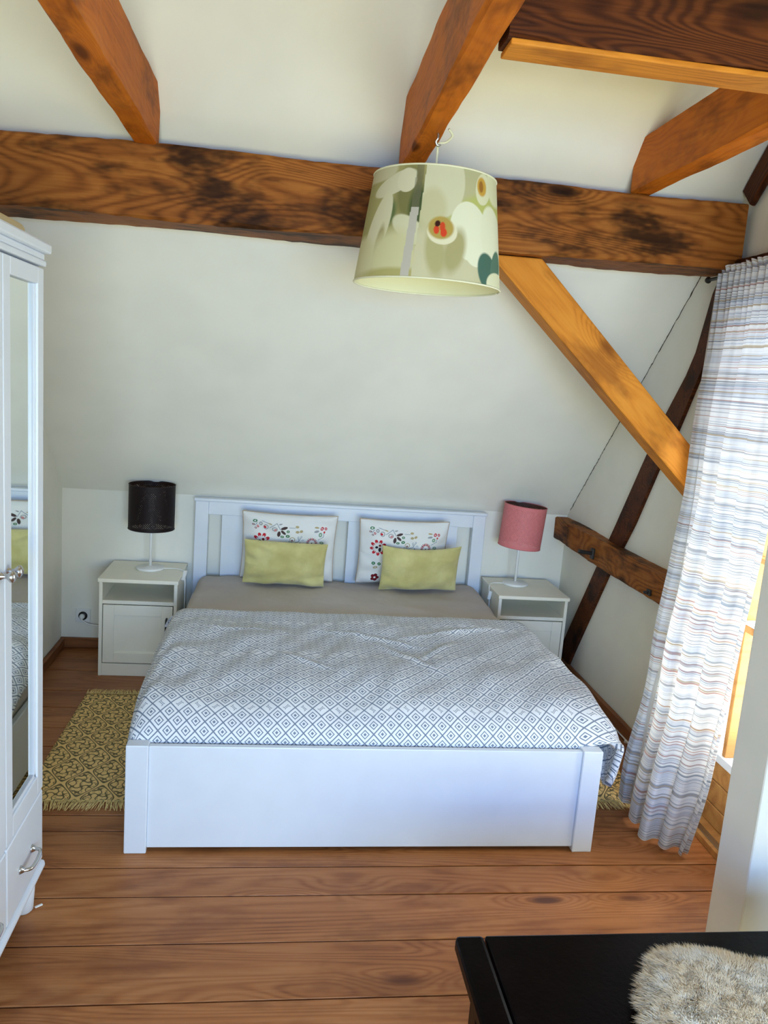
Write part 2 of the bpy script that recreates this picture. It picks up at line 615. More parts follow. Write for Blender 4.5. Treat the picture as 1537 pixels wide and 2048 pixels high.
# ================================================================== TIMBERS
B = tag(beam('purlin_beam', (XL + 0.01, 0.545, 2.213), (2.236, 0.545, 2.238), 0.23, 0.255, M['purlin'], seed=1, rough=0.004, seg=90),
        'long dark knotty pine beam running across the room below the tie beams', 'beam')
def tie(xa, xb, wdt, z0, z1, label, seed):
    yb = -2.6
    o = beam('tie_beam', (xa, 0.48, z0), (xb, yb, z0), wdt, z1 - z0, M['tie'], seed=seed, rough=0.003, seg=60)
    return tag(o, label, 'beam', 'tie beams under the roof')
tie(-0.055, -0.060, 0.080, 2.466, 2.675, 'orange tie beam at upper left, nearest the white wardrobe', 2)
tie(0.892, 0.850, 0.074, 2.472, 2.715, 'orange tie beam in the middle that the pendant lamp hangs from', 3)
tie(1.806, 1.790, 0.078, 2.490, 2.690, 'orange tie beam at the far right beside the gable wall', 4)
o = beam('trimmer_beam', (0.917, -0.765, 2.472), (1.750, -0.765, 2.472), 0.095, 0.25, M['darkbeam'], seed=5, seg=40)
tag(o, 'dark short trimmer beam between the middle and right tie beams, pale underside', 'beam')
o2 = box('lath', 0.925, 1.748, -0.808, -0.716, 2.458, 2.471, M['brace'], off=(0.925, -0.762, 2.458))
tag(o2, 'pale golden board nailed along the underside of the dark trimmer beam', 'batten')
# knee brace in the plane of the purlin
tag(prism('knee_brace', [(1.235, 2.224), (1.45, 2.226), (2.262, 1.452), (2.262, 1.278), ], 'Y', 0.50, 0.62, M['brace'], bev=0.006, off=(1.262, 0.5, 2.214)),
    'golden diagonal brace slanting from the long beam down to the curtain', 'brace')
kb = bpy.data.objects['knee_brace']
kb_me = kb.data
# give the brace its own grain direction: local X along its length
ang = Vector((2.163 - 1.36, 0, 1.46 - 2.214))
xa = ang.normalized(); ya = Vector((0, 1, 0)); za = xa.cross(ya)
R = Matrix((xa, ya, za)).transposed()
kb_me.transform(R.to_4x4().inverted())
kb.matrix_world = Matrix.Translation((1.262, 0.5, 2.214)) @ R.to_4x4()
tag(beam('corner_post', (2.199, 0.445, 0.0), (2.199, 0.445, 2.205), 0.09, 0.068, M['darkbeam'], up=(1, 0, 0), seed=9),
    'dark upright post under the beam end, behind the curtain', 'post')
# strut and rail of the timber frame in the gable wall
Lp = [(0.62, 2.22), (0.648, 2.172), (0.722, 1.93), (0.779, 1.831), (0.926, 1.644), (1.077, 1.421), (1.313, 1.045), (1.5, 0.757), (1.849, 0.209), (1.94, 0.06)]
Rp = [(0.575, 2.20), (0.60, 2.03), (0.648, 1.86), (0.797, 1.586), (0.941, 1.379), (1.109, 1.086), (1.334, 0.766), (1.665, 0.225), (1.76, 0.06)]
poly = Rp + Lp[::-1]
tag(prism('wall_strut', poly, 'X', XG - 0.018, XG + 0.05, M['darkbeam'], off=(XG, 1.1, 0.06)),
    'dark slanting strut let into the gable wall behind the rail', 'strut')
o = beam('wall_rail', (2.235, 2.065, 0.805), (2.235, 0.42, 0.805), 0.085, 0.14, M['purlin'], seed=12, rough=0.004)
tag(o, 'dark horizontal rail on the gable wall above the right nightstand, with hooks', 'rail')
hk = empty('coat_hook', (2.192, 1.416, 0.86))
tag(hk, 'black iron hook sticking out of the horizontal wall rail', 'hook')
bm = bmesh.new(); add_box(bm, -0.012, 0.002, -0.018, 0.018, -0.03, 0.03, 0.003)
link('plate', bm_mesh('plate', bm), M['black'], hk)
tube('peg', [(0, 0, 0), (-0.04, 0, 0.004), (-0.085, 0, 0.010)], 0.011, M['black'], hk)
hk2 = empty('coat_hook', (2.192, 0.72, 0.84))
tag(hk2, 'small dark peg on the wall rail close to the curtain', 'hook')
bm = bmesh.new(); add_box(bm, -0.012, 0.002, -0.016, 0.016, -0.014, 0.014, 0.003)
link('plate', bm_mesh('plate', bm), M['black'], hk2)
tube('peg', [(0, 0, 0), (-0.03, 0, 0)], 0.007, M['black'], hk2, smooth=False)
# short dark timber on the gable above the rod
tag(beam('gable_rafter', (XG - 0.018, 0.43, 2.49), (XG - 0.018, -0.45, 3.40), 0.03, 0.10, M['darkbeam'], seed=14),
    'dark rafter on the gable wall in the upper right corner', 'rafter')
tag(beam('curtain_lintel', (XG - 0.03, 0.44, 2.235), (XG - 0.03, -0.5, 2.235), 0.06, 0.05, M['darkbeam'], seed=15),
    'narrow dark wooden lintel just above the curtain heading', 'lintel')

# ================================================================== BED
bed = tag(empty('bed', (0.865, 1.0, 0)), 'white wooden double bed with panelled headboard and low solid footboard', 'bed')
WB = 1.73
for xa_ in (0.0, WB - 0.077):
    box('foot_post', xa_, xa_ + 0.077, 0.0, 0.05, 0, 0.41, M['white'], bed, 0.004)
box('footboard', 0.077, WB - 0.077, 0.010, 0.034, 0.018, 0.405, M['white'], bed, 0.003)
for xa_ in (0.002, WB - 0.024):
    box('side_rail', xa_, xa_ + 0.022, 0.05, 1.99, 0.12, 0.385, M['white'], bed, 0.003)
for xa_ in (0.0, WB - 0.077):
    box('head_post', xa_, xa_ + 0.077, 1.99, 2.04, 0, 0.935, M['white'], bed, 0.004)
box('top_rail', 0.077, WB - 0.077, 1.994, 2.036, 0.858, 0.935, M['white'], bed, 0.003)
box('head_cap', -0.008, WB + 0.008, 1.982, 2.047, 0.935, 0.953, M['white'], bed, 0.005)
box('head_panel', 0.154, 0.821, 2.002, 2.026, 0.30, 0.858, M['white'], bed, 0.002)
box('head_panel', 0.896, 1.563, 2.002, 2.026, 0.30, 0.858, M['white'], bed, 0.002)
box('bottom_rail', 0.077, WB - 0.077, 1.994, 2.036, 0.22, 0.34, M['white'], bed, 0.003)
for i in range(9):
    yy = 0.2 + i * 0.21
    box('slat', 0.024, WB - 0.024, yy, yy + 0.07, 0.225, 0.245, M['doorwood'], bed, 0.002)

# mattress with fitted sheet
m = Mat('taupe_sheet', 0.85, 0.2)
x_, y_, z_ = m.xyz(m.coord())
n1 = m.noise(m.vec(x_ * 1.0, y_ * 1.0, z_), 3.0, 4, 0.6)
n2 = m.noise(m.vec(x_ * 260, y_ * 260, z_ * 260), 1.0, 1)
m.base(m.mix(n1.step(0.3, 0.7), (0.52, 0.46, 0.42), (0.57, 0.51, 0.47)))
m.bump(n1 * 3.0 + n2 * 0.25, 0.35, 0.012)
M['sheet'] = m.m
nx, ny = 90, 90
a = np.linspace(0, 1, nx); b = np.linspace(0, 1, ny)
def mattress():
    x0, x1, y0, y1, z0, z1, rr = 0.032, 1.698, 0.055, 1.988, 0.247, 0.505, 0.055
    bm = bmesh.new()
    add_box(bm, x0, x1, y0, y1, z0, z1, rr, 6)
    bmesh.ops.subdivide_edges(bm, edges=[e for e in bm.edges if e.calc_length() > 0.5], cuts=40, use_grid_fill=True)
    V = np.array([v.co for v in bm.verts])
    ax = V[:, 0]; ay = V[:, 1]
    k = wob(ax, ay, 21, 18, 1.0, 5.0) * 0.004 + wob(ax, ay, 22, 12, 4, 14, ang=0.0, spread=0.5) * 0.004 * np.clip((ay - 1.2) / 0.4, 0, 1)
    for v, dz in zip(bm.verts, k):
        if v.co.z > 0.42:
            v.co.z += dz * min(1, max(0, (v.co.y - 0.4) / 0.4))
            if v.co.y < 0.5:
                v.co.z -= 0.13 * ((0.5 - v.co.y) / 0.45) ** 2
    bmesh.ops.translate(bm, verts=bm.verts[:], vec=(-0.865, -1.0, -z0))
    o = link('mattress', bm_mesh('mattress', bm, True), M['sheet'], None, (0.865, 1.0, z0))
    return o
tag(mattress(), 'mattress in a taupe fitted sheet, lying in the white bed frame', 'mattress')

# ---- duvet -------------------------------------------------------------
m = Mat('diamond_cotton', 0.85, 0.2)
u_, v_, _ = m.xyz(m.coord('UV'))
px, py = 0.0640, 0.0680
p = u_ / px + v_ / py
q = u_ / px - v_ / py
fp = p.fract() - 0.5
fq = q.fract() - 0.5
dd = fp.abs().max(fq.abs())
lines = dd.gt(0.452)
ring = (dd - 0.235).abs().lt(0.036)
dot = dd.lt(0.095)
row = (p.floor() - q.floor()).mod(12.0)
jl = (row - 5.0).abs().lt(0.5)
par = (p.floor()).mod(2.0)
# glyph: two facing hooked bars lying along one diagonal, turned by 90 degrees in every other cell
ga = fp * par + fq * (1.0 - par)
gb = fq * par - fp * (1.0 - par)
bar1 = (gb - 0.055).abs().lt(0.024) * ga.abs().lt(0.24)
bar2 = (gb + 0.055).abs().lt(0.024) * ga.abs().lt(0.24)
h1 = (ga - 0.22).abs().lt(0.024) * (gb - 0.12).abs().lt(0.085)
h2 = (ga + 0.22).abs().lt(0.024) * (gb + 0.12).abs().lt(0.085)
h3 = (ga + 0.22).abs().lt(0.024) * (gb - 0.075).abs().lt(0.05)
h4 = (ga - 0.22).abs().lt(0.024) * (gb + 0.075).abs().lt(0.05)
gl = bar1.max(bar2).max(h1).max(h2).max(h3).max(h4)
pat = lines.max((1.0 - jl) * ring.max(dot)).max(jl * gl)
weave = m.noise(m.coord('UV'), 420, 1)
m.base(m.mix(pat * 0.95, (0.84, 0.85, 0.88), (0.155, 0.20, 0.28)))
m.bump(m.noise(m.coord('UV'), 9, 3) * 2.0 + weave * 0.15, 0.22, 0.012)
M['duvet'] = m.m

def duvet():
    NA, NB = 260, 210
    xl, xr = 0.075, 1.655
    wflat = xr - xl
    # lengthwise profile from the far edge to the end tucked behind the footboard
    kp = smooth_path([(1.128, 0.526, 0), (1.136, 0.545, 0), (1.11, 0.560, 0), (0.95, 0.566, 0), (0.70, 0.564, 0), (0.45, 0.558, 0), (0.27, 0.540, 0), (0.15, 0.510, 0), (0.08, 0.470, 0), (0.052, 0.430, 0), (0.048, 0.395, 0)], 12)
    ky = np.array([k.x for k in kp]); kz = np.array([k.y for k in kp])
    arc = np.concatenate([[0], np.cumsum(np.hypot(np.diff(ky), np.diff(kz)))])
    BL = arc[-1]
    al = np.linspace(-0.20, wflat + 0.50, NA)
    A, Bv = np.meshgrid(al, np.linspace(0, BL, NB))
    Y = np.interp(Bv, arc, ky); Z = np.interp(Bv, arc, kz)
    front = np.clip((Bv - 0.45) / 0.6, 0, 1)
    # left: rolls over the mattress edge and stops at the rail
    rL = 0.085
    s = np.clip(-A, 0, None) / 0.20 * 0.118
    phi = s / rL
    X = np.where(A < 0, xl - rL * np.sin(phi) * 0.98, xl + A)
    Zs = np.where(A < 0, -rL * (1 - np.cos(phi)), 0)
    uu = np.where(A < 0, -s, A)
    # right: falls down the side, longest at the foot
    rR = 0.12
    dropR = (0.06 + 0.13 * front ** 1.3) * (1 - 0.45 * np.clip((Bv - BL + 0.16) / 0.16, 0, 1) ** 2)
    tot = rR * 1.3 + dropR
    s = np.clip(A - wflat, 0, None) / 0.50 * tot
    phi = np.clip(s / rR, 0, 1.30)
    ex = np.clip(s - rR * 1.3, 0, None)
    XR_ = xr + rR * np.sin(phi) + ex * 0.20 + (0.015 + 0.050 * front) * np.sin(np.clip(s / tot, 0, 1) * math.pi)
    ZR_ = -rR * (1 - np.cos(phi)) - ex * 0.97
    sel = A > wflat
    X = np.where(sel, XR_, X); Zs = np.where(sel, ZR_, Zs); uu = np.where(sel, wflat + s, uu)
    side = np.clip((A - wflat) / 0.22, 0, 1)
    Z = Z * (1 - side) + np.maximum(Z, 0.475) * side + Zs
    # beside the post the hanging corner keeps its own depth
    Y = Y + side * 0.02 * np.clip((Bv - BL + 0.25) / 0.25, 0, 1) - side * 0.03 * np.clip((Bv - BL + 0.10) / 0.10, 0, 1)
    inner = np.clip(Bv / 0.12, 0.25, 1) * np.clip((BL - Bv) / 0.25, 0, 1)
    wr = wob(A, Bv, 5, 16, 1.0, 3.5) * 0.0045 + wob(A, Bv, 6, 22, 4, 11, ang=0.5, spread=0.6) * 0.0048
    def cr(a0, b0, ang, ln, amp, wd_=0.018):
        da, db = A - a0, Bv - b0
        p_ = da * math.cos(ang) + db * math.sin(ang); q_ = -da * math.sin(ang) + db * math.cos(ang)
        return amp * np.exp(-(q_ / wd_) ** 2) * np.exp(-(p_ / ln) ** 2)
    crease = cr(0.98, 0.62, 0.9, 0.16, 0.012) + cr(1.12, 0.55, -0.8, 0.14, 0.010) + cr(0.85, 0.40, 0.4, 0.22, 0.008) + cr(0.30, 0.35, 0.2, 0.2, 0.007) + cr(1.25, 0.30, -0.35, 0.25, 0.009) + cr(0.55, 0.70, 0.5, 0.15, 0.006)
    Z += (wr + crease) * inner
    X += wob(Bv, A, 8, 10, 2, 6) * 0.006 * np.clip(A - wflat, 0, 0.1) * 10
    U, Vv = uu + 1.0, BL - Bv + 0.022
    off = (0.865, 0.6, 0.5)
    me = grid_mesh('duvet', X - off[0], Y - off[1], Z - off[2], (U, Vv), flip=True)
    o = link('duvet', me, M['duvet'], None, off)
    so = o.modifiers.new('thickness', 'SOLIDIFY')
    so.thickness = 0.028
    so.offset = -1
    return o
dv = tag(duvet(), 'white duvet with grey diamond pattern spread over the lower half of the bed', 'duvet')

# ---- pillows -----------------------------------------------------------
def printmat(name, rough=0.85, bump=(200, 0.1, 0.002), translucent=0.0):
    m = Mat(name, rough, 0.2)
    at = m.node('ShaderNodeAttribute', attribute_name='print')
    m.base(at.outputs['Color'])
    m.bump(m.noise(m.coord(), bump[0], 2), bump[1], bump[2])
    return m.m
M['print_cotton'] = printmat('embroidered_cotton')
WHITE = np.array([0.80, 0.80, 0.78])
RED = (0.55, 0.02, 0.035); DRED = (0.16, 0.008, 0.015); GRN = (0.05, 0.20, 0.09); LGRN = (0.22, 0.36, 0.25)
BRN = (0.075, 0.045, 0.045); GRY = (0.33, 0.34, 0.36); OCH = (0.47, 0.38, 0.20); PNK = (0.62, 0.28, 0.28); BLU = (0.30, 0.36, 0.42); INK = (0.02, 0.02, 0.03)

def paint_floral(u, v):
    """u, v in metres from lower left of a 0.53 x 0.42 pillow front."""
    C = np.broadcast_to(WHITE, u.shape + (3,)).copy()
    def px(x, y): return ((x - 100) / 1330 * 0.53, 0.42 - (y - 100) / 960 * 0.42)
    K = 0.53 / 1330
    def ell(x, y, a, b, ang, c, hole=None):
        cx, cy = px(x, y)
        t = math.radians(ang)
        du, dv = u - cx, v - cy
        e = ((du * math.cos(t) + dv * math.sin(t)) / (a * K)) ** 2 + ((-du * math.sin(t) + dv * math.cos(t)) / (b * K)) ** 2
        C[e < 1] = c
        if hole is not None:
            C[e < hole] = WHITE
    def line(x0, y0, x1, y1, wd, c):
        a = np.array(px(x0, y0)); b = np.array(px(x1, y1)); dx = b - a
        t = np.clip(((u - a[0]) * dx[0] + (v - a[1]) * dx[1]) / (dx @ dx), 0, 1)
        dist = np.hypot(u - a[0] - t * dx[0], v - a[1] - t * dx[1])
        C[dist < wd * K] = c
    for s in ((370, 180, 480, 215), (480, 270, 580, 200), (580, 200, 630, 280), (300, 215, 270, 260), (760, 250, 840, 250), (755, 440, 830, 465), (830, 465, 900, 440), (900, 440, 935, 370), (760, 450, 820, 560), (1180, 400, 1250, 360), (1250, 360, 1260, 300), (930, 560, 1005, 505), (900, 420, 890, 380)):
        line(*s, 5, BLU)
    ell(272, 192, 34, 22, 20, GRN, 0.2); ell(245, 247, 20, 15, 0, DRED, 0.2); ell(310, 265, 17, 20, 30, RED, 0.2); ell(280, 292, 16, 15, 0, DRED, 0.25)
    ell(352, 222, 24, 30, 0, GRY, 0.2); ell(425, 265, 36, 40, 0, GRY, 0.45); ell(412, 268, 22, 18, -30, RED); ell(552, 285, 40, 34, 0, GRY, 0.45); ell(560, 295, 24, 18, 40, PNK)
    ell(485, 215, 28, 9, -20, OCH); ell(632, 210, 26, 9, 15, GRY)
    ell(685, 260, 50, 20, 18, BRN); ell(612, 345, 24, 46, -8, BRN); ell(675, 318, 44, 20, -40, BRN)
    ell(742, 300, 22, 20, 0, GRN, 0.1); ell(740, 367, 28, 24, 0, GRN, 0.1); ell(660, 382, 26, 20, 0, GRN, 0.1)
    ell(868, 232, 26, 18, 0, OCH); ell(875, 302, 28, 20, 0, OCH); ell(930, 290, 26, 20, 30, OCH)
    ell(1150, 240, 34, 12, -8, OCH); ell(1150, 288, 36, 16, 10, GRY)
    ell(1225, 255, 22, 26, -30, RED, 0.15); ell(1280, 258, 18, 22, 20, RED, 0.15); ell(1260, 300, 12, 16, 0, RED)
    ell(1207, 330, 26, 32, 0, LGRN, 0.1); ell(1235, 450, 34, 22, -25, LGRN, 0.1)
    for i in range(9):
        a = math.radians(70 + i * 40)
        ell(370 + 95 * math.cos(a), 470 - 95 * math.sin(a), 32, 24, math.degrees(a), RED)
        ell(370 + 74 * math.cos(a), 470 - 74 * math.sin(a), 14, 9, math.degrees(a), WHITE)
    ell(345, 468, 24, 22, 0, INK); ell(392, 438, 20, 20, 0, DRED); ell(395, 505, 22, 38, 0, INK)
    ell(462, 520, 24, 30, -30, GRN, 0.08); ell(530, 535, 30, 10, 0, GRY)
    for i in range(20):
        a = 2 * math.pi * i / 20
        ell(1092 + 62 * math.cos(a), 455 - 62 * math.sin(a), 22, 7, math.degrees(a), RED if i % 2 else DRED)
    ell(1092, 456, 9, 9, 0, INK)
    ell(808, 412, 40, 38, 0, OCH, 0.55); ell(806, 425, 10, 14, 0, DRED); ell(855, 515, 40, 40, 0, OCH, 0.55); ell(845, 510, 12, 14, 0, RED)
    ell(745, 518, 16, 32, -30, LGRN); ell(925, 468, 10, 20, 20, BLU)
    ell(895, 383, 13, 19, 0, BLU, 0.3); ell(935, 372, 13, 19, 0, BLU, 0.3); ell(960, 418, 16, 11, 0, BLU, 0.3)
    ell(1245, 600, 14, 18, 0, GRY); ell(1250, 640, 14, 14, 0, BRN); ell(1208, 745, 15, 30, 20, BRN); ell(1230, 878, 8, 20, 0, INK)
    for i in range(5):
        a = math.radians(i * 72)
        ell(1225 + 30 * math.cos(a), 970 - 30 * math.sin(a), 22, 20, 0, DRED if i % 2 else RED)
        ell(360 + 38 * math.cos(a), 945 - 38 * math.sin(a), 28, 26, 0, DRED)
    ell(360, 945, 16, 16, 0, WHITE)
    ell(315, 715, 28, 28, 0, GRN, 0.08); ell(400, 715, 26, 26, 0, GRN, 0.08); ell(350, 780, 36, 22, 25, OCH, 0.1)
    for x, yv, c in ((560, 700, RED), (760, 760, GRN), (900, 680, DRED), (640, 850, OCH), (980, 860, GRN)):
        ell(x, yv, 34, 28, 20, c, 0.1)
    return C

def pillow(name, w_, h_, t_, mat, seed, art=False, nx=150, ny=120, puff=0.45, sag=0.0):
    if art:
        nx, ny = 320, 260
    a = np.linspace(-1, 1, nx); b = np.linspace(-1, 1, ny)
    A, Bv = np.meshgrid(a, b)
    # the outline is pulled in between the corners
    pinx = 1 - 0.035 * (1 - np.abs(Bv) ** 2.2); piny = 1 - 0.05 * (1 - np.abs(A) ** 2.2)
    X = A * w_ / 2 * pinx
    Z = Bv * h_ / 2 * piny
    prof = (np.clip(1 - np.abs(A) ** 3.0, 0, 1) ** 0.55) * (np.clip(1 - np.abs(Bv) ** 3.0, 0, 1) ** 0.55)
    wr = wob(A * w_, Bv * h_, seed, 14, 2, 6) * 0.005 * prof
    corner = wob(np.arctan2(Bv, A), np.hypot(A, Bv), seed + 1, 8, 1, 2.2) * 0.010 * np.clip(np.hypot(A, Bv) - 0.55, 0, 1) * prof ** 0.5
    Yf = -(t_ * 0.55 * prof + wr + corner)
    Yb = t_ * 0.45 * prof
    Z = Z - sag * (1 - np.abs(A) ** 2) * np.clip(Bv, 0, 1)
    X_ = np.concatenate([X, X[::-1]], 0); Z_ = np.concatenate([Z, Z[::-1]], 0); Y_ = np.concatenate([Yf, Yb[::-1]], 0)
    uv = (np.concatenate([A, A[::-1]], 0) * w_, np.concatenate([Bv, Bv[::-1]], 0) * h_)
    colr = None
    if art:
        cf = paint_floral((A + 1) / 2 * 0.53, (Bv + 1) / 2 * 0.42)
        colr = np.concatenate([cf, np.broadcast_to(WHITE, cf.shape)], 0)
    me = grid_mesh(name, X_, Y_, Z_ + h_ / 2, uv, colr=colr, flip=False)
    o = link(name, me, mat)
    return o

def place(o, loc, lean, rz=0.0, tilt=0.0):
    o.rotation_mode = 'ZXY'
    o.matrix_world = Matrix.Translation(loc) @ Matrix.Rotation(rz, 4, 'Z') @ Matrix.Rotation(-lean, 4, 'X') @ Matrix.Rotation(tilt, 4, 'Y')

def piping(o, w_, h_, mat):
    pts = []
    for t in np.linspace(-1, 1, 30):
        pts.append((t * w_ / 2, 0, h_ / 2 + h_ / 2 * (1 - 0.05 * (1 - abs(t) ** 2.2))))
    for t in np.linspace(1, -1, 24)[1:]:
        pts.append((w_ / 2 * (1 - 0.035 * (1 - abs(t) ** 2.2)), 0, h_ / 2 + t * h_ / 2))
    for t in np.linspace(1, -1, 30)[1:]:
        pts.append((t * w_ / 2, 0, h_ / 2 - h_ / 2 * (1 - 0.05 * (1 - abs(t) ** 2.2))))
    for t in np.linspace(-1, 1, 24)[1:]:
        pts.append((-w_ / 2 * (1 - 0.035 * (1 - abs(t) ** 2.2)), 0, h_ / 2 + t * h_ / 2))
    tube('piping', pts, 0.0035, mat, o, seg=6, smooth=False)

M['pipe'] = plain('taupe_piping', (0.50, 0.40, 0.30), 0.8)
P1 = pillow('floral_pillow', 0.540, 0.405, 0.115, M['print_cotton'], 31, True)
place(P1, (0.545, 1.905, 0.514), math.radians(-8), 0.0, 0.012)
piping(P1, 0.540, 0.405, M['pipe'])
tag(P1, 'white pillow embroidered with flowers on the left, standing behind a green cushion', 'pillow', 'floral pillows against the headboard')
P2 = pillow('floral_pillow', 0.525, 0.400, 0.115, M['print_cotton'], 41, True)
place(P2, (1.215, 1.905, 0.514), math.radians(-8), 0.0, -0.008)
piping(P2, 0.525, 0.400, M['pipe'])
tag(P2, 'white pillow embroidered with flowers on the right, standing behind an olive cushion', 'pillow', 'floral pillows against the headboard')
m = Mat('olive_velvet', 0.8, 0.15)
n1 = m.noise(m.coord(), 7, 4, 0.6)
m.base(m.mix(n1.step(0.3, 0.7), (0.52, 0.46, 0.17), (0.66, 0.60, 0.27)))
m.bump(m.noise(m.coord(), 140, 2), 0.15, 0.002)
m.b.inputs['Sheen Weight'].default_value = 0.35
M['velvet'] = m.m
C1 = pillow('velvet_cushion', 0.462, 0.272, 0.10, M['velvet'], 51)
place(C1, (0.527, 1.768, 0.518), math.radians(-14), 0.0, 0.022)
tag(C1, 'small olive green cushion leaning on the left floral pillow', 'cushion', 'olive cushions on the bed')
C2 = pillow('velvet_cushion', 0.462, 0.285, 0.10, M['velvet'], 61, sag=0.022)
place(C2, (1.305, 1.785, 0.514), math.radians(-13), 0.06, -0.02)
tag(C2, 'small olive green cushion with a dented top leaning on the right floral pillow', 'cushion', 'olive cushions on the bed')

# ================================================================== NIGHTSTANDS AND LAMPS
def nightstand(x0, y0, handle_right, label):
    W_, D_ = 0.41, 0.40
    x1, y1 = x0 + W_, y0 + D_
    r_ = tag(empty('nightstand', ((x0 + x1) / 2, (y0 + y1) / 2, 0)), label, 'nightstand', 'nightstands beside the bed')
    c = M['cream']
    box('top', x0 - 0.006, x1 + 0.006, y0 - 0.012, y1, 0.53, 0.55, c, r_, 0.003)
    box('side_panel', x0, x0 + 0.018, y0, y1, 0, 0.53, c, r_, 0.0015)
    box('side_panel', x1 - 0.018, x1, y0, y1, 0, 0.53, c, r_, 0.0015)
    box('back_panel', x0 + 0.018, x1 - 0.018, y1 - 0.008, y1, 0.07, 0.53, c, r_, 0.001)
    box('shelf', x0 + 0.018, x1 - 0.018, y0 + 0.002, y1 - 0.008, 0.408, 0.428, c, r_, 0.0015)
    box('bottom_panel', x0 + 0.018, x1 - 0.018, y0 + 0.02, y1 - 0.008, 0.072, 0.088, c, r_, 0.001)
    box('plinth', x0 + 0.018, x1 - 0.018, y0 + 0.003, y0 + 0.02, 0, 0.070, c, r_, 0.0015)
    # shaker door
    dx0, dx1, dz0, dz1 = x0 + 0.022, x1 - 0.022, 0.076, 0.403
    door = empty('door', ((dx0 + dx1) / 2 - r_.location.x, y0 - r_.location.y, dz0))
    door.parent = r_
    of = Vector(r_.location) + Vector(door.location)
    f = 0.058
    def db(nm, *a, mat=c, bev=0.002): return box(nm, *a, mat, door, bev, off=of)
    db('stile', dx0, dx0 + f, y0 - 0.001, y0 + 0.018, dz0, dz1)
    db('stile', dx1 - f, dx1, y0 - 0.001, y0 + 0.018, dz0, dz1)
    db('rail', dx0 + f, dx1 - f, y0 - 0.001, y0 + 0.018, dz0, dz0 + f)
    db('rail', dx0 + f, dx1 - f, y0 - 0.001, y0 + 0.018, dz1 - f, dz1)
    db('door_panel', dx0 + f, dx1 - f, y0 + 0.008, y0 + 0.016, dz0 + f, dz1 - f, bev=0)
    hx = dx1 - 0.03 if handle_right else dx0 + 0.03
    tube('handle', [Vector((hx, y0, 0.335)) - of, Vector((hx, y0 - 0.022, 0.328)) - of, Vector((hx, y0 - 0.024, 0.29)) - of, Vector((hx, y0 - 0.022, 0.252)) - of, Vector((hx, y0, 0.245)) - of], 0.006, M['black'], door)
    return r_
nightstand(-0.452, 1.632, True, 'white nightstand left of the bed, under the dark purple lamp')
nightstand(1.750, 1.612, False, 'white nightstand right of the bed, under the pink lamp')

def shade_mat(name, outer, inner, dotcol_scale):
    """Thin perforated shade: small punched holes in a diagonal lattice."""
    m = Mat(name, 0.6, 0.3)
    u_, v_, _ = m.xyz(m.coord('UV'))
    s = 0.0115
    P_ = (u_ + v_) / s; Q_ = (u_ - v_) / s
    a = P_.fract() - 0.5; b = Q_.fract() - 0.5
    hole = (a * a + b * b).lt(0.024)
    # big diamonds without holes, solid margins at both rims
    big = ((P_ / 6.0).fract() - 0.5).abs().max(((Q_ / 6.0).fract() - 0.5).abs())
    keep = (big - 0.20).abs().gt(0.06)
    margin = v_.gt(0.018) * v_.lt(0.232)
    hole = hole * keep * margin
    geo = m.node('ShaderNodeNewGeometry')
    bf = N(m.nt, geo.outputs['Backfacing'])
    m.base(m.mix(bf, outer, inner))
    tr = m.node('ShaderNodeBsdfTransparent')
    mx = m.node('ShaderNodeMixShader')
    m.nt.links.new(hole.s, mx.inputs[0]); m.nt.links.new(m.b.outputs[0], mx.inputs[1]); m.nt.links.new(tr.outputs[0], mx.inputs[2])
    m.nt.links.new(mx.outputs[0], m.out.inputs[0])
    return m.m
M['shade_dark'] = shade_mat('dark_purple_perforated', (0.006, 0.0007, 0.0016), (0.030, 0.010, 0.004), 1)
M['shade_pink'] = shade_mat('pink_perforated', (0.72, 0.215, 0.215), (0.12, 0.05, 0.03), 1)

def drum(name, r, h, mat, parent, z0):
    th_ = np.linspace(0, 2 * math.pi, 97); zz = np.linspace(0, h, 9)
    TH, ZZ = np.meshgrid(th_, zz)
    me = grid_mesh(name, r * np.cos(TH), r * np.sin(TH), ZZ + z0, (TH * r, ZZ))
    return link(name, me, mat, parent)

def table_lamp(loc, mat, rimcol, label, tilt, cord):
    r_ = tag(empty('table_lamp', loc), label, 'lamp', 'bedside table lamps')
    lathe('base', [(0.001, 0), (0.075, 0), (0.078, 0.003), (0.078, 0.010), (0.074, 0.014), (0.02, 0.016), (0.012, 0.02), (0.001, 0.02)], M['whitepl'], r_, cap=False)
    lathe('stem', [(0.008, 0.016), (0.008, 0.335)], M['whitepl'], r_, seg=16)
    lathe('bulb_socket', [(0.017, 0.330), (0.019, 0.335), (0.019, 0.380), (0.012, 0.386)], M['whitepl'], r_, seg=20)
    lathe('bulb', [(0.010, 0.385), (0.016, 0.392), (0.021, 0.405), (0.021, 0.418), (0.014, 0.428), (0.002, 0.432)], M['whitepl'], r_, seg=20)
    sh = drum('shade', 0.126, 0.25, mat, r_, 0.0)
    sh.location = (0, 0, 0.235)
    sh.rotation_euler = (0.0, tilt, 0)
    for zz in (0.0, 0.25):
        pts = [(0.126 * math.cos(a), 0.126 * math.sin(a), zz) for a in np.linspace(0, 2 * math.pi, 49)]
        tube('rim', pts, 0.0022, rimcol, sh, seg=6, smooth=False)
    bm = bmesh.new()
    for k in range(3):
        a = k * 2.094 + 0.4
        add_tube(bm, [Vector((0.018 * math.cos(a), 0.018 * math.sin(a), 0.175)), Vector((0.125 * math.cos(a), 0.125 * math.sin(a), 0.235))], 0.0018, 6)
    link('spider', bm_mesh('spider', bm), M['metal'], sh)
    base = Vector(loc)
    tube('cord', [Vector(p) - base for p in cord], 0.0032, M['whitepl'], r_, seg=8)
    return r_
M['rim_dark'] = plain('dark_rim', (0.015, 0.004, 0.006), 0.6)
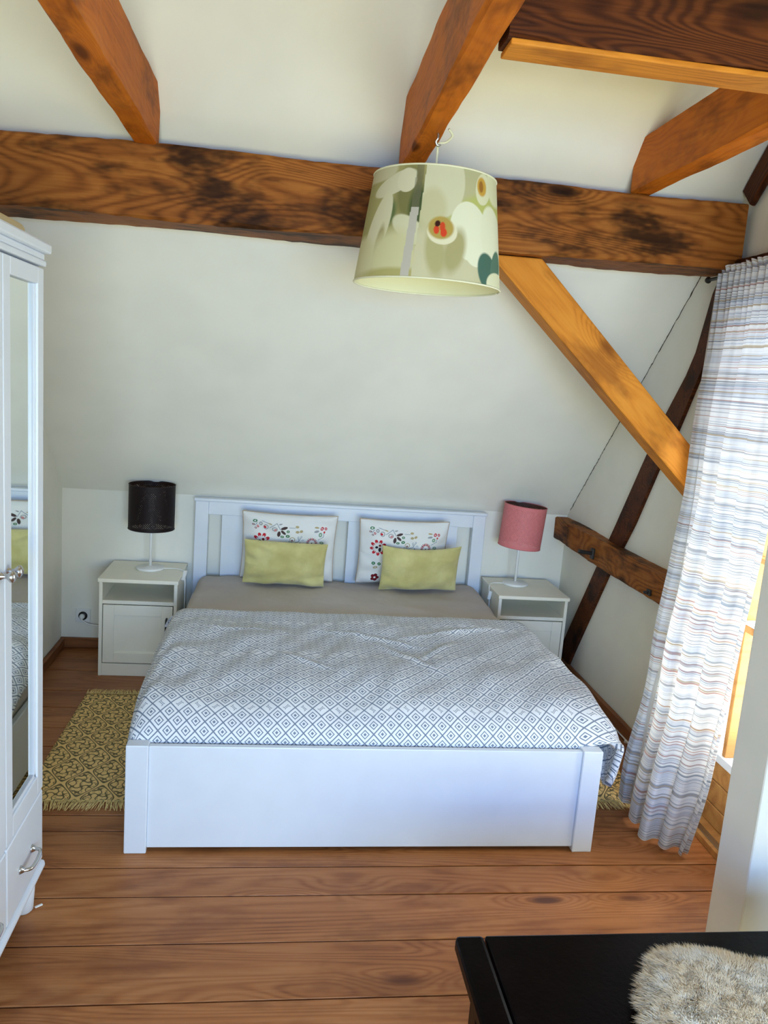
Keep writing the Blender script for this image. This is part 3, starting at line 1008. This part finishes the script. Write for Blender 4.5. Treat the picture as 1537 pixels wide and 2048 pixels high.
M['rim_pink'] = plain('pink_rim', (0.62, 0.16, 0.17), 0.6)
LL = table_lamp((-0.225, 1.87, 0.5505), M['shade_dark'], M['rim_dark'], 'bedside lamp with a dark purple perforated drum shade', 0.0,
           [(-0.150, 1.87, 0.556), (-0.10, 1.885, 0.554), (-0.055, 1.86, 0.556), (-0.030, 1.83, 0.545), (-0.022, 1.80, 0.50), (-0.020, 1.79, 0.42), (-0.020, 1.80, 0.2), (-0.020, 1.85, 0.03)])
bm = bmesh.new(); add_box(bm, -0.011, 0.011, -0.030, 0.030, -0.008, 0.008, 0.004)
sw = link('cord_switch', bm_mesh('cord_switch', bm), M['whitepl'], LL, (0.195, -0.052, -0.018)); sw.rotation_euler = (0.9, 0, -0.35)
LR = table_lamp((1.915, 1.87, 0.5505), M['shade_pink'], M['rim_pink'], 'bedside lamp with a salmon pink perforated drum shade', 0.07,
           [(1.842, 1.86, 0.556), (1.80, 1.87, 0.554), (1.765, 1.85, 0.556), (1.741, 1.81, 0.548), (1.738, 1.78, 0.50), (1.739, 1.77, 0.40), (1.739, 1.80, 0.1), (1.739, 1.85, 0.02)])
bm = bmesh.new(); add_box(bm, -0.010, 0.010, -0.012, 0.012, -0.026, 0.026, 0.004)
sw = link('cord_switch', bm_mesh('cord_switch', bm), M['whitepl'], LR, (-0.177, -0.092, -0.048)); sw.rotation_euler = (0, 0.15, 0)

# wall socket with plug
so = tag(empty('wall_socket', (-0.635, YK, 0.155)), 'square white wall socket with a plugged-in cable beside the left nightstand', 'socket')
bm = bmesh.new(); add_box(bm, -0.042, 0.042, -0.012, 0, 0, 0.084, 0.004)
link('plate', bm_mesh('plate', bm), M['whitepl'], so)
lathe('recess', [(0.026, -0.0115), (0.026, -0.0130), (0.001, -0.0130)], M['black'], so, (0, 0, 0.042), 24, 'Y', cap=False)
lathe('plug', [(0.001, -0.035), (0.010, -0.035), (0.014, -0.028), (0.016, -0.012)], M['whitepl'], so, (-0.004, 0, 0.038), 20, 'Y', cap=False)
tube('cable', [(-0.002, -0.034, 0.042), (0.004, -0.045, 0.025), (0.04, -0.04, 0.0), (0.10, -0.03, -0.012), (0.17, -0.022, -0.04)], 0.004, M['whitepl'], so, seg=8)

# cable clipped to the right skirting
cb = tag(empty('cable', (2.235, 1.2, 0.04)), 'white cable clipped along the skirting under the gable wall', 'cable')
tube('wire', [(2.243 - 2.235, yy - 1.2, 0.0 + 0.004 * math.sin(yy * 9)) for yy in np.linspace(2.0, 0.45, 14)], 0.004, M['whitepl'], cb, seg=8)
for yy in (1.62, 1.30, 1.12, 0.85):
    bm = bmesh.new(); add_box(bm, -0.006, 0.010, -0.006, 0.006, -0.007, 0.007, 0.002)
    link('clip', bm_mesh('clip', bm), M['whitepl'], cb, (0.003, yy - 1.2, 0))

# ================================================================== PENDANT LAMP
pc = Vector((0.912, -0.03, 2.020))
pn = tag(empty('pendant_lamp', pc), 'tapered pendant lamp with a white orchid print hanging from the middle tie beam', 'lamp')
def paint_shade(S, V):
    """S: -1..1 across the side that faces the bed's foot, V: 0 bottom .. 1 top."""
    C = np.empty(S.shape + (3,)); C[:] = (0.50, 0.48, 0.27)
    def blend(mask, c):
        mask = np.clip(mask, 0, 1)[..., None]
        C[:] = C * (1 - mask) + np.array(c) * mask
    def ell(s, v, a, b, ang, c, soft=0.15):
        t = math.radians(ang); ds, dv = (S - s), (V - v) * 1.15
        e = np.sqrt(((ds * math.cos(t) + dv * math.sin(t)) / a) ** 2 + ((-ds * math.sin(t) + dv * math.cos(t)) / b) ** 2)
        blend((1 + soft - e) / soft, c)
    left = S < (-0.15 - 0.07 * (1 - V))
    # right panel: orchid
    C0 = C.copy()
    ell(0.05, 0.15, 0.55, 0.28, 0, (0.60, 0.56, 0.36), 0.5)
    ell(0.62, 0.62, 0.35, 0.14, 20, (0.50, 0.52, 0.16), 0.5)
    ell(0.10, 0.86, 0.33, 0.36, 0, (0.66, 0.64, 0.44), 0.05)
    ell(-0.02, 0.62, 0.16, 0.16, 0, (0.58, 0.55, 0.33), 0.5)
    ell(0.52, 0.45, 0.27, 0.30, 25, (0.80, 0.80, 0.60), 0.04)
    ell(0.62, 0.28, 0.16, 0.15, 0, (0.80, 0.80, 0.60), 0.05)
    ell(0.88, 0.40, 0.18, 0.36, 10, (0.78, 0.79, 0.58), 0.08)
    ell(0.78, 0.12, 0.13, 0.19, 15, (0.07, 0.15, 0.11), 0.12)
    ell(0.90, 0.16, 0.07, 0.20, -10, (0.10, 0.19, 0.13), 0.12)
    ell(0.93, 0.02, 0.16, 0.13, 0, (0.74, 0.74, 0.50), 0.1)
    ell(0.06, 0.24, 0.10, 0.20, 10, (0.45, 0.41, 0.20), 0.6)
    ell(0.32, 0.26, 0.10, 0.18, -20, (0.42, 0.38, 0.18), 0.6)
    ell(0.14, 0.42, 0.20, 0.13, 0, (0.78, 0.74, 0.52), 0.06)
    ell(0.12, 0.45, 0.16, 0.105, 0, (0.46, 0.33, 0.08), 0.2)
    ell(0.14, 0.46, 0.035, 0.045, 0, (0.62, 0.07, 0.02), 0.2)
    ell(0.06, 0.43, 0.035, 0.04, 0, (0.66, 0.06, 0.02), 0.2)
    ell(0.16, 0.41, 0.04, 0.04, 0, (0.66, 0.06, 0.02), 0.2)
    ell(0.07, 0.485, 0.035, 0.028, 20, (0.05, 0.01, 0.005), 0.2)
    ell(0.72, 0.85, 0.11, 0.16, -12, (0.74, 0.73, 0.48), 0.06)
    ell(0.70, 0.87, 0.065, 0.085, 0, (0.60, 0.36, 0.06), 0.25)
    ell(0.69, 0.87, 0.03, 0.05, 0, (0.36, 0.16, 0.03), 0.3)
    ell(0.92, 0.93, 0.12, 0.2, 0, (0.72, 0.72, 0.47), 0.2)
    Rt = C.copy()
    # left panel: out-of-focus petals
    C[:] = C0; C[:] = (0.36, 0.33, 0.14)
    ell(-0.35, 0.75, 0.16, 0.22, 0, (0.20, 0.19, 0.07), 0.6)
    ell(-0.22, 0.62, 0.10, 0.16, 0, (0.06, 0.09, 0.03), 0.6)
    ell(-0.62, 0.58, 0.07, 0.10, 0, (0.12, 0.16, 0.06), 0.7)
    ell(-0.58, 0.84, 0.30, 0.10, 18, (0.62, 0.60, 0.42), 0.08)
    ell(-0.42, 0.86, 0.14, 0.12, 0, (0.66, 0.63, 0.45), 0.06)
    ell(-0.86, 0.97, 0.25, 0.10, 0, (0.55, 0.52, 0.34), 0.2)
    ell(-0.74, 0.45, 0.13, 0.36, -14, (0.64, 0.61, 0.42), 0.06)
    ell(-0.70, 0.24, 0.05, 0.22, -4, (0.38, 0.33, 0.16), 0.4)
    ell(-0.30, 0.42, 0.26, 0.11, -25, (0.64, 0.62, 0.42), 0.12)
    ell(-0.48, 0.16, 0.26, 0.24, 0, (0.60, 0.57, 0.33), 0.5)
    ell(-0.93, 0.12, 0.16, 0.26, 0, (0.60, 0.57, 0.34), 0.3)
    ell(-0.45, 0.02, 0.30, 0.05, 0, (0.42, 0.38, 0.15), 0.8)
    st = np.abs(S + 0.235 + 0.07 * (1 - V)) < 0.055
    blend((st & (V < 0.62)) * 1.0, (0.50, 0.47, 0.40))
    blend((st & (V >= 0.62)) * 0.6, (0.16, 0.15, 0.09))
    C = np.where(left[..., None], C, Rt)
    return C

def pendant_shade():
    rb, rt, h = 0.2345, 0.192, 0.325
    # the print faces the camera side of the room
    th_ = np.linspace(0, 2 * math.pi, 561); zz = np.linspace(0, 1, 181)
    TH, ZZ = np.meshgrid(th_, zz)
    rad = rb + (rt - rb) * ZZ
    face = math.atan2(-2.6, -0.40)
    ang = TH + face
    S = -np.cos(TH - math.pi / 2 + math.pi / 2) * 0 + np.sin(TH)
    front = np.cos(TH) > 0
    colr = paint_shade(S, ZZ)
    back = np.broadcast_to(np.array((0.62, 0.60, 0.40)), colr.shape)
    colr = np.where(front[..., None], colr, back)
    me = grid_mesh('shade', rad * np.cos(ang), rad * np.sin(ang), ZZ * h, (TH * rb, ZZ * h), colr=colr)
    m = Mat('orchid_print_shade', 0.7, 0.2)
    at = m.node('ShaderNodeAttribute', attribute_name='print')
    geo = m.node('ShaderNodeNewGeometry')
    c = m.mix(N(m.nt, geo.outputs['Backfacing']), at.outputs['Color'], (0.80, 0.78, 0.50))
    m.base(c)
    tl = m.node('ShaderNodeBsdfTranslucent')
    m.nt.links.new(c, tl.inputs[0])
    mx = m.node('ShaderNodeMixShader'); mx.inputs[0].default_value = 0.22
    m.nt.links.new(m.b.outputs[0], mx.inputs[1]); m.nt.links.new(tl.outputs[0], mx.inputs[2]); m.nt.links.new(mx.outputs[0], m.out.inputs[0])
    o = link('shade', me, m.m, pn)
    M['shade_rim'] = plain('pale_rim', (0.74, 0.72, 0.50), 0.6)
    for z, r in ((0, rb), (h, rt)):
        tube('rim', [(r * math.cos(a), r * math.sin(a), z) for a in np.linspace(0, 2 * math.pi, 65)], 0.0028, M['shade_rim'], o, seg=6, smooth=False)
    bm = bmesh.new()
    for k in range(3):
        a = k * 2.094 + 0.9
        add_tube(bm, [Vector((0.02 * math.cos(a), 0.02 * math.sin(a), 0.25)), Vector((0.19 * math.cos(a), 0.19 * math.sin(a), 0.315))], 0.0022, 6)
    link('spider', bm_mesh('spider', bm), M['metal'], o)
    return o
pendant_shade()
lathe('bulb_socket', [(0.012, 0.31), (0.02, 0.30), (0.021, 0.23), (0.018, 0.225)], M['whitepl'], pn, seg=20)
lathe('bulb', [(0.013, 0.225), (0.022, 0.205), (0.031, 0.175), (0.028, 0.15), (0.015, 0.135), (0.002, 0.131)], M['whitepl'], pn, seg=20)
tube('cord', [(0, 0, 0.30), (0.0, -0.004, 0.36), (-0.002, -0.012, 0.41), (-0.004, -0.03, 0.425), (0.02, -0.03, 0.432), (0.035, -0.045, 0.448), (0.020, -0.06, 0.462)], 0.0035, M['shade_rim'], pn, seg=8)
tube('hook', [(-0.008, -0.035, 0.455), (-0.008, -0.035, 0.440), (-0.012, -0.032, 0.430), (-0.006, -0.030, 0.420), (0.002, -0.030, 0.424)], 0.004, M['metal'], pn, seg=8)

# ================================================================== WARDROBE
XF, YW0, YW1 = -0.20, -0.91, -0.25
wd = tag(empty('wardrobe', ((XL + XF) / 2, (YW0 + YW1) / 2, 0)), 'tall white wardrobe with mirrored door and drawers at the left edge', 'wardrobe')
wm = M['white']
bx0 = XL + 0.012
box('body', bx0, XF - 0.022, YW0, YW1, 0.12, 1.955, wm, wd, 0.003)
box('base_moulding', bx0, XF + 0.008, YW0 - 0.010, YW1 + 0.006, 0.120, 0.150, wm, wd, 0.012)
box('cornice', bx0, XF + 0.006, YW0 - 0.006, YW1 + 0.002, 1.955, 1.972, wm, wd, 0.004)
box('cornice', bx0, XF + 0.003, YW0 - 0.004, YW1 - 0.004, 1.972, 1.990, wm, wd, 0.004)
box('cornice', bx0, XF + 0.018, YW0 - 0.018, YW1 + 0.012, 1.990, 2.018, wm, wd, 0.006)
for yy in (YW1 - 0.045, YW0 + 0.045):
    for xx in (XF - 0.045, bx0 + 0.05):
        lathe('foot', [(0.022, 0.0), (0.029, 0.008), (0.036, 0.12)], wm, wd, (xx - wd.location.x, yy - wd.location.y, 0), 20)
def wdoor(y0, y1, knob_y):
    dr = empty('door', (XF - wd.location.x, (y0 + y1) / 2 - wd.location.y, 0.41)); dr.parent = wd
    of = Vector(wd.location) + Vector(dr.location)
    z0, z1 = 0.398, 1.950
    s = 0.052
    def db(nm, *a, mat=wm, bev=0.003): return box(nm, *a, mat, dr, bev, off=of)
    db('stile', XF - 0.022, XF, y0, y0 + s, z0, z1)
    db('stile', XF - 0.022, XF, y1 - s, y1, z0, z1)
    db('rail', XF - 0.022, XF, y0 + s, y1 - s, z0, z0 + 0.062)
    db('rail', XF - 0.022, XF, y0 + s, y1 - s, z1 - 0.045, z1)
    db('bead', XF - 0.020, XF - 0.006, y1 - s - 0.012, y1 - s, z0 + 0.062, z1 - 0.045, bev=0.002)
    db('bead', XF - 0.020, XF - 0.006, y0 + s, y1 - s, z0 + 0.062, z0 + 0.074, bev=0.002)
    db('mirror', XF - 0.020, XF - 0.014, y0 + s, y1 - s, z0 + 0.062, z1 - 0.045, mat=M['mirror'], bev=0)
    kz = 1.165
    lathe('knob', [(0.010, 0.0), (0.006, 0.008), (0.006, 0.014), (0.015, 0.024), (0.016, 0.030), (0.009, 0.036), (0.001, 0.037)], M['metal'], dr, (XF - of.x, knob_y - of.y, kz - of.z), 20, 'X', cap=False)
def wdrawer(y0, y1):
    dr = empty('drawer', (XF - wd.location.x, (y0 + y1) / 2 - wd.location.y, 0.155)); dr.parent = wd
    of = Vector(wd.location) + Vector(dr.location)
    box('drawer_front', XF - 0.022, XF, y0, y1, 0.155, 0.392, wm, dr, 0.006, off=of)
    yc = (y0 + y1) / 2; z = 0.258; h = 0.052
    Pt = [Vector((XF + a, yc + b, z)) - of for a, b in ((0, -h), (0.012, -h), (0.028, -h * 0.8), (0.032, 0), (0.028, h * 0.8), (0.012, h), (0, h))]
    tube('handle', Pt, 0.0055, M['metal'], dr)
    for sgn in (-1, 1):
        lathe('rosette', [(0.013, 0.0), (0.011, 0.003), (0.006, 0.012)], M['metal'], dr, (XF - of.x, yc + sgn * h - of.y, z - of.z), 16, 'X')
wdoor(-0.578, -0.252, -0.553); wdoor(-0.908, -0.582, -0.607)
wdrawer(-0.578, -0.252); wdrawer(-0.908, -0.582)
# rounded beige board standing on the wardrobe
bb_ = []
for k in range(9):
    a = math.pi / 2 * k / 8
    bb_.append((-0.262 + 0.022 * math.cos(a) + 0.002, 2.040 + 0.022 * math.sin(a)))
bb_ = [(-0.238, 2.0185)] + bb_ + [(-0.70, 2.062), (-0.70, 2.0185)]
tag(prism('storage_box', bb_, 'Y', -0.62, -0.29, M['beigepl'], off=(-0.45, -0.4, 2.0185)),
    'low beige box with rounded corner lying on top of the wardrobe', 'box')

# ================================================================== RUGS
m = Mat('woven_jute_print', 0.95, 0.1)
u_, v_, _ = m.xyz(m.coord('UV'))
a = u_ * (6.283 / 0.165); b = v_ * (6.283 / 0.215)
f = a.cos() + b.cos() * 0.9
ogee = f.abs().lt(0.11)
edge = (f.abs() - 0.21).abs().lt(0.09)
g1 = ((a * 5.0).cos() + (b * 5.0).cos() + (a * 3.0 + b * 2.0).sin() * 0.8 + (a * 3.0 - b * 2.0).sin() * 0.8)
inner = g1.abs().lt(0.62)
nz = m.noise(m.coord('UV'), 70, 2)
inner = inner.max((nz - 0.52).gt(0.06) * 0.5)
pat = edge.max(inner * (1.0 - ogee) * f.abs().gt(0.36))
tw = m.noise(m.coord('UV'), 300, 1)
m.base(m.mix(pat * 0.95, (0.90, 0.62, 0.25), (0.15, 0.115, 0.06)))
m.bump(tw + pat * 0.3, 0.5, 0.003)
M['rug'] = m.m
M['fringe'] = plain('cream_fringe', (0.80, 0.60, 0.24), 0.9)

def rug(name, cx, cy, w_, l_, rz, label, seed, fr=0.07):
    r_ = tag(empty(name, (cx, cy, 0.0), rz), label, 'rug', 'patterned rugs beside the bed')
    nx, ny = 40, 80
    A, Bv = np.meshgrid(np.linspace(-w_ / 2, w_ / 2, nx), np.linspace(-l_ / 2, l_ / 2, ny))
    Z = 0.008 + np.clip(wob(A, Bv, seed, 8, 1, 4) * 0.003, -0.002, 0.003)
    me = grid_mesh('weave', A, Bv, Z, (A + 2, Bv + 2))
    o = link('weave', me, M['rug'], r_)
    s = o.modifiers.new('thickness', 'SOLIDIFY'); s.thickness = 0.005; s.offset = -1
    rr = np.random.default_rng(seed)
    for sgn in (-1, 1):
        bm = bmesh.new()
        n = int(w_ / 0.0028)
        clump = 0
        for i in range(n):
            x = -w_ / 2 + w_ * (i + rr.uniform(0, 1)) / n
            cl = math.floor(x / 0.022)
            lean = (math.sin(cl * 12.9898) * 0.5) * 0.5 + rr.normal() * 0.14
            ln = fr * rr.uniform(0.75, 1.08)
            y0 = sgn * (l_ / 2 - 0.003)
            p0 = Vector((x, y0, 0.0085)); p1 = Vector((x + lean * ln * 0.4, y0 + sgn * ln * 0.5, 0.010 + rr.uniform(-0.002, 0.003))); p2 = Vector((x + lean * ln, y0 + sgn * ln, 0.0035 + rr.uniform(0, 0.003)))
            wv = Vector((0.0013, 0, 0))
            vs = [bm.verts.new(q) for q in (p0 - wv, p0 + wv, p1 - wv, p1 + wv, p2 - wv * 0.6, p2 + wv * 0.6)]
            bm.faces.new((vs[0], vs[1], vs[3], vs[2])); bm.faces.new((vs[2], vs[3], vs[5], vs[4]))
        fo = link('fringe', bm_mesh('fringe', bm), M['fringe'], r_)
        fo['kind'] = 'stuff'
    return r_
rug('woven_rug', -0.150, 0.855, 0.60, 1.03, 0.0, 'beige rug with dark ogee pattern and fringe on the floor left of the bed', 71)
rug('woven_rug', 1.86, 0.875, 0.50, 1.03, 0.0, 'fringed beige rug mostly hidden between the bed and the curtain', 72)

# ================================================================== CURTAIN
m = Mat('striped_cotton_voile', 0.9, 0.1)
u_, v_, _ = m.xyz(m.coord('UV'))
def stripe(fr, seed, lo, hi, wav=0.0):
    n = m.noise(m.vec(u_ * 0.35 + seed * 3.1, v_ * fr + seed * 7.7, seed * 1.3), 1.0, 1.0, 0.5)
    return n.step(lo, hi)
c = m.mix(stripe(45, 1, 0.48, 0.62) * 0.5, (0.80, 0.81, 0.83), (0.50, 0.55, 0.66))
c = m.mix(stripe(190, 2, 0.58, 0.64) * 0.75, c, (0.27, 0.29, 0.35))
c = m.mix(stripe(150, 3, 0.645, 0.69) * 0.75, c, (0.42, 0.17, 0.13))
c = m.mix(stripe(130, 4, 0.635, 0.69) * 0.7, c, (0.45, 0.33, 0.17))
c = m.mix(stripe(210, 5, 0.62, 0.67) * 0.65, c, (0.18, 0.25, 0.36))
m.base(c)
tl = m.node('ShaderNodeBsdfTranslucent'); m.nt.links.new(c, tl.inputs[0])
mx = m.node('ShaderNodeMixShader'); mx.inputs[0].default_value = 0.22
m.nt.links.new(m.b.outputs[0], mx.inputs[1]); m.nt.links.new(tl.outputs[0], mx.inputs[2]); m.nt.links.new(mx.outputs[0], m.out.inputs[0])
m.bump(m.noise(m.coord('UV'), 260, 1), 0.12, 0.002)
M['curtain'] = m.m
m = Mat('white_lining', 0.9, 0.1, (0.82, 0.82, 0.80))
tl = m.node('ShaderNodeBsdfTranslucent'); tl.inputs[0].default_value = (0.8, 0.8, 0.78, 1)
mx = m.node('ShaderNodeMixShader'); mx.inputs[0].default_value = 0.4
m.nt.links.new(m.b.outputs[0], mx.inputs[1]); m.nt.links.new(tl.outputs[0], mx.inputs[2]); m.nt.links.new(mx.outputs[0], m.out.inputs[0])
M['lining'] = m.m

ZT = 2.225
cu = tag(empty('curtain', (2.10, 0.2, 0)), 'white curtain with fine coloured horizontal stripes beside the glazed door', 'curtain')
def curtain():
    NS, NT = 260, 160
    S, Tt = np.meshgrid(np.linspace(0, 1, NS), np.linspace(0, 1, NT))
    # top follows the rod, bottom swings out into the room
    def along(t, pts):
        return np.interp(t, [p[0] for p in pts], [p[1] for p in pts])
    lx = along(Tt, [(0, 2.172), (0.12, 2.150), (0.32, 2.118), (0.40, 2.098), (0.54, 2.080), (0.73, 2.050), (1, 2.000)])
    ly = along(Tt, [(0, 0.462), (0.12, 0.436), (0.32, 0.405), (0.40, 0.368), (0.54, 0.358), (0.73, 0.357), (1, 0.360)])
    kx = np.array([0, 0.14, 0.30, 0.45, 0.60, 0.80, 1.0])
    bx = np.interp(S, kx, [0, 0.005, -0.005, -0.030, -0.005, 0.050, 0.110])
    by = np.interp(S, kx, [0, 0.09, 0.19, 0.275, 0.32, 0.365, 0.415])
    e = Tt ** 0.9
    topw = 0.585 * S
    X = lx + bx * e + 0.012 * (1 - e) * S
    Y = ly - (topw * (1 - e) + by * e)
    # right edge keeps close to plumb, slight hourglass
    Y += -0.02 * np.sin(math.pi * Tt) * S
    # pleats: tight at the heading, wide below
    g = np.clip(1 - Tt * 6, 0, 1)
    X += -0.022 * g * np.sin(S * 2 * math.pi * 15 + 0.6 * np.sin(S * 20)) * 0.6
    amp = (0.010 + 0.022 * Tt) * np.clip(S * 8, 0.2, 1)
    ph = S * 2 * math.pi * 4.3 + 0.8 * np.sin(Tt * 2.0 + S * 3) + 0.4
    X += -amp * np.sin(ph) * (1 - g)
    Y += amp * 0.5 * np.sin(ph * 2 + 0.5) * (1 - g)
    X += wob(S * 0.7, Tt * 2.2, 91, 10, 1.0, 3) * 0.006 * np.clip(Tt * 2, 0, 1)
    Z = ZT - Tt * (ZT - 0.022) + 0.0 * S
    Z += -0.02 * np.clip(Tt - 0.9, 0, 1) * 0
    o = Vector(cu.location)
    me = grid_mesh('cloth', X - o.x, Y - o.y, Z - o.z, (S * 1.3, Tt * 2.2))
    link('cloth', me, M['curtain'], cu)
    # gathered heading ruffle above the rod
    S2, T2 = np.meshgrid(np.linspace(0, 1, 240), np.linspace(0, 1, 8))
    X = 2.180 - 0.012 * np.sin(S2 * 2 * math.pi * 17 + 0.5 * np.sin(S2 * 23)) * (0.5 + T2) + 0.004
    Y = 0.462 - 0.60 * S2
    Z = ZT - 0.006 + 0.035 * T2 + 0.006 * np.sin(S2 * 90)
    link('heading', grid_mesh('heading', X - o.x, Y - o.y, Z - o.z, (S2 * 1.3, T2 * 0.05 + 3)), M['curtain'], cu)
    # white lining showing along the far edge
    S3, T3 = np.meshgrid(np.linspace(0, 1, 30), np.linspace(0, 1, 80))
    xf = along(T3, [(0, 2.172), (0.12, 2.150), (0.32, 2.118), (0.40, 2.098), (0.54, 2.080), (0.73, 2.050), (1, 2.000)])
    yf = along(T3, [(0, 0.498), (0.12, 0.470), (0.32, 0.432), (0.40, 0.390), (0.54, 0.368), (0.73, 0.361), (1, 0.362)])
    X = xf + 0.012 + 0.005 * np.sin(S3 * 9 + T3 * 2)
    Y = yf - 0.09 * S3
    Z = ZT + 0.01 - T3 * (ZT - 0.05)
    link('lining', grid_mesh('lining', X - o.x, Y - o.y, Z - o.z), M['lining'], cu)
curtain()
rd = tag(empty('curtain_rod', (2.205, 0.0, 2.222)), 'thin dark iron curtain rod with a small knob end at the beam', 'curtain rod')
tube('rod', [(0, 0.60, 0), (0, 0.2, 0), (0, -0.44, 0)], 0.007, M['black'], rd, smooth=False)
lathe('finial', [(0.001, 0.598), (0.010, 0.600), (0.014, 0.610), (0.010, 0.622), (0.001, 0.624)], M['black'], rd, (0, 0, 0), 16, 'Y', cap=False)
bm = bmesh.new(); add_box(bm, 0.0, XG - 2.205, 0.40, 0.42, -0.008, 0.008, 0.002)
link('bracket', bm_mesh('bracket', bm), M['black'], rd)

# ================================================================== BENCH AND SHEEPSKIN
m = Mat('black_lacquered_wood', 0.28, 0.06)
n1 = m.noise(m.coord(), 5, 4, 0.7)
n2 = m.noise(m.coord(), 90, 3, 0.7)
m.base(m.mix(n1.step(0.4, 0.8), (0.0025, 0.0015, 0.0015), (0.007, 0.0035, 0.004)))
m.bump(n1 * 0.6 + n2 * 0.25, 0.5, 0.004)
M['blackwood'] = m.m
be = tag(empty('bench', (1.45, -1.25, 0)), 'black lacquered wooden bench in the foreground under the sheepskin', 'bench')
box('end_board', 0.943, 1.012, -1.53, -1.008, 0.412, 0.452, M['blackwood'], be, 0.010)
box('seat_board', 1.0145, 1.96, -1.53, -1.008, 0.412, 0.450, M['blackwood'], be, 0.006)
for xx in (0.966, 1.87):
    for yy in (-1.50, -1.16):
        box('leg', xx, xx + 0.06, yy, yy + 0.06, 0, 0.413, M['blackwood'], be, 0.006)
box('apron', 1.026, 1.87, -1.13, -1.11, 0.32, 0.413, M['blackwood'], be, 0.003)
box('apron', 1.026, 1.87, -1.49, -1.47, 0.32, 0.413, M['blackwood'], be, 0.003)

M['wool'] = None
m = Mat('cream_wool', 0.9, 0.1)
n1 = m.noise(m.coord(), 14, 3, 0.6)
m.base(m.mix(n1.step(0.35, 0.7), (0.90, 0.70, 0.45), (0.96, 0.83, 0.64)))
m.b.inputs['Sheen Weight'].default_value = 0.3
M['wool'] = m.m
sk = tag(empty('sheepskin', (1.55, -1.32, 0.452)), 'shaggy cream sheepskin lying on the black bench', 'sheepskin')
def sheepskin():
    out = [(1.362, -1.135), (1.42, -1.095), (1.50, -1.10), (1.60, -1.135), (1.72, -1.17), (1.82, -1.24), (1.84, -1.36), (1.80, -1.46), (1.66, -1.50), (1.45, -1.505), (1.30, -1.48), (1.24, -1.40), (1.275, -1.30), (1.305, -1.22)]
    P = smooth_path([(x, yv, 0) for x, yv in out] + [(out[0][0], out[0][1], 0)], 8)[:-1]
    c = Vector((1.55, -1.32, 0))
    bm = bmesh.new()
    n = len(P); K = 14
    rr = np.random.default_rng(5)
    rings = []
    for k in range(K + 1):
        t = k / K
        h = 0.034 * math.sqrt(max(0, 1 - t ** 4))
        rings.append([bm.verts.new((p - c) * t + Vector((0, 0, 0.002 + h + rr.normal() * 0.003 * (0 < k < K)))) for p in P])
    for a, b in zip(rings[1:], rings[2:]):
        for i in range(n):
            bm.faces.new((a[i], a[(i + 1) % n], b[(i + 1) % n], b[i]))
    ctr = bm.verts.new((0, 0, 0.036))
    for v in rings[0]:
        bm.verts.remove(v)
    for i in range(n):
        bm.faces.new((ctr, rings[1][i], rings[1][(i + 1) % n]))
    bmesh.ops.recalc_face_normals(bm, faces=bm.faces[:])
    link('hide', bm_mesh('hide', bm, True), M['wool'], sk)
    # wool locks
    V = []; F = []
    Pn = np.array([[p.x - c.x, p.y - c.y] for p in P])
    cnt = 100000
    ii = rr.integers(0, n, cnt); fr = rr.uniform(0, 1, cnt)
    edge = Pn[ii] * (1 - fr[:, None]) + Pn[(ii + 1) % n] * fr[:, None]
    t = np.sqrt(rr.uniform(0, 1, cnt))
    base = edge * t[:, None]
    hgt = 0.034 * np.sqrt(np.clip(1 - t ** 4, 0, 1))
    # locks lean in swirling tufts
    cell = np.floor(base / 0.020 + 0.35 * np.sin(base[:, ::-1] * 70))
    hsh = np.sin(cell[:, 0] * 127.1 + cell[:, 1] * 311.7) * 43758.5
    dirA = (hsh - np.floor(hsh)) * 6.283 + rr.normal(0, 1.0, cnt)
    out_ = edge / np.linalg.norm(edge, axis=1)[:, None]
    lean = np.stack([np.cos(dirA), np.sin(dirA)], 1) * 0.45 + out_ * (0.2 + 0.7 * t[:, None] ** 4)
    ln = rr.uniform(0.010, 0.020, cnt)
    wv = np.stack([-np.sin(dirA), np.cos(dirA)], 1) * 0.00065
    z0 = 0.002 + hgt
    p0 = np.concatenate([base, z0[:, None]], 1)
    p1 = np.concatenate([base + lean * (ln * 0.55)[:, None], (z0 + ln * 0.55)[:, None]], 1)
    p2 = np.concatenate([base + lean * (ln * 1.15)[:, None] + np.roll(wv, 1, 1) * 3, (z0 + ln * 0.70)[:, None]], 1)
    w3 = np.concatenate([wv, np.zeros((cnt, 1))], 1)
    V = np.stack([p0 - w3, p0 + w3, p1 - w3 * 0.9, p1 + w3 * 0.9, p2], 1).reshape(-1, 3)
    V[:, 2] = np.maximum(V[:, 2], 0.001)
    k = np.arange(cnt)[:, None] * 5
    tri = np.concatenate([k + np.array([[0, 1, 3]]), k + np.array([[0, 3, 2]]), k + np.array([[2, 3, 4]])], 0)
    me = bpy.data.meshes.new('wool')
    me.from_pydata(V.tolist(), [], tri.tolist())
    o = link('wool', me, M['wool'], sk)
    o['kind'] = 'stuff'
sheepskin()

# tiny white scrap by the wardrobe foot
bm = bmesh.new(); add_box(bm, -0.012, 0.012, -0.004, 0.004, 0, 0.004, 0.0015)
o = link('paper_scrap', bm_mesh('paper_scrap', bm), M['whitepl'], None, (-0.205, -0.275, 0.0005)); o.rotation_euler = (0, 0, 0.7)
tag(o, 'tiny white scrap on the floor planks by the wardrobe foot', 'scrap')
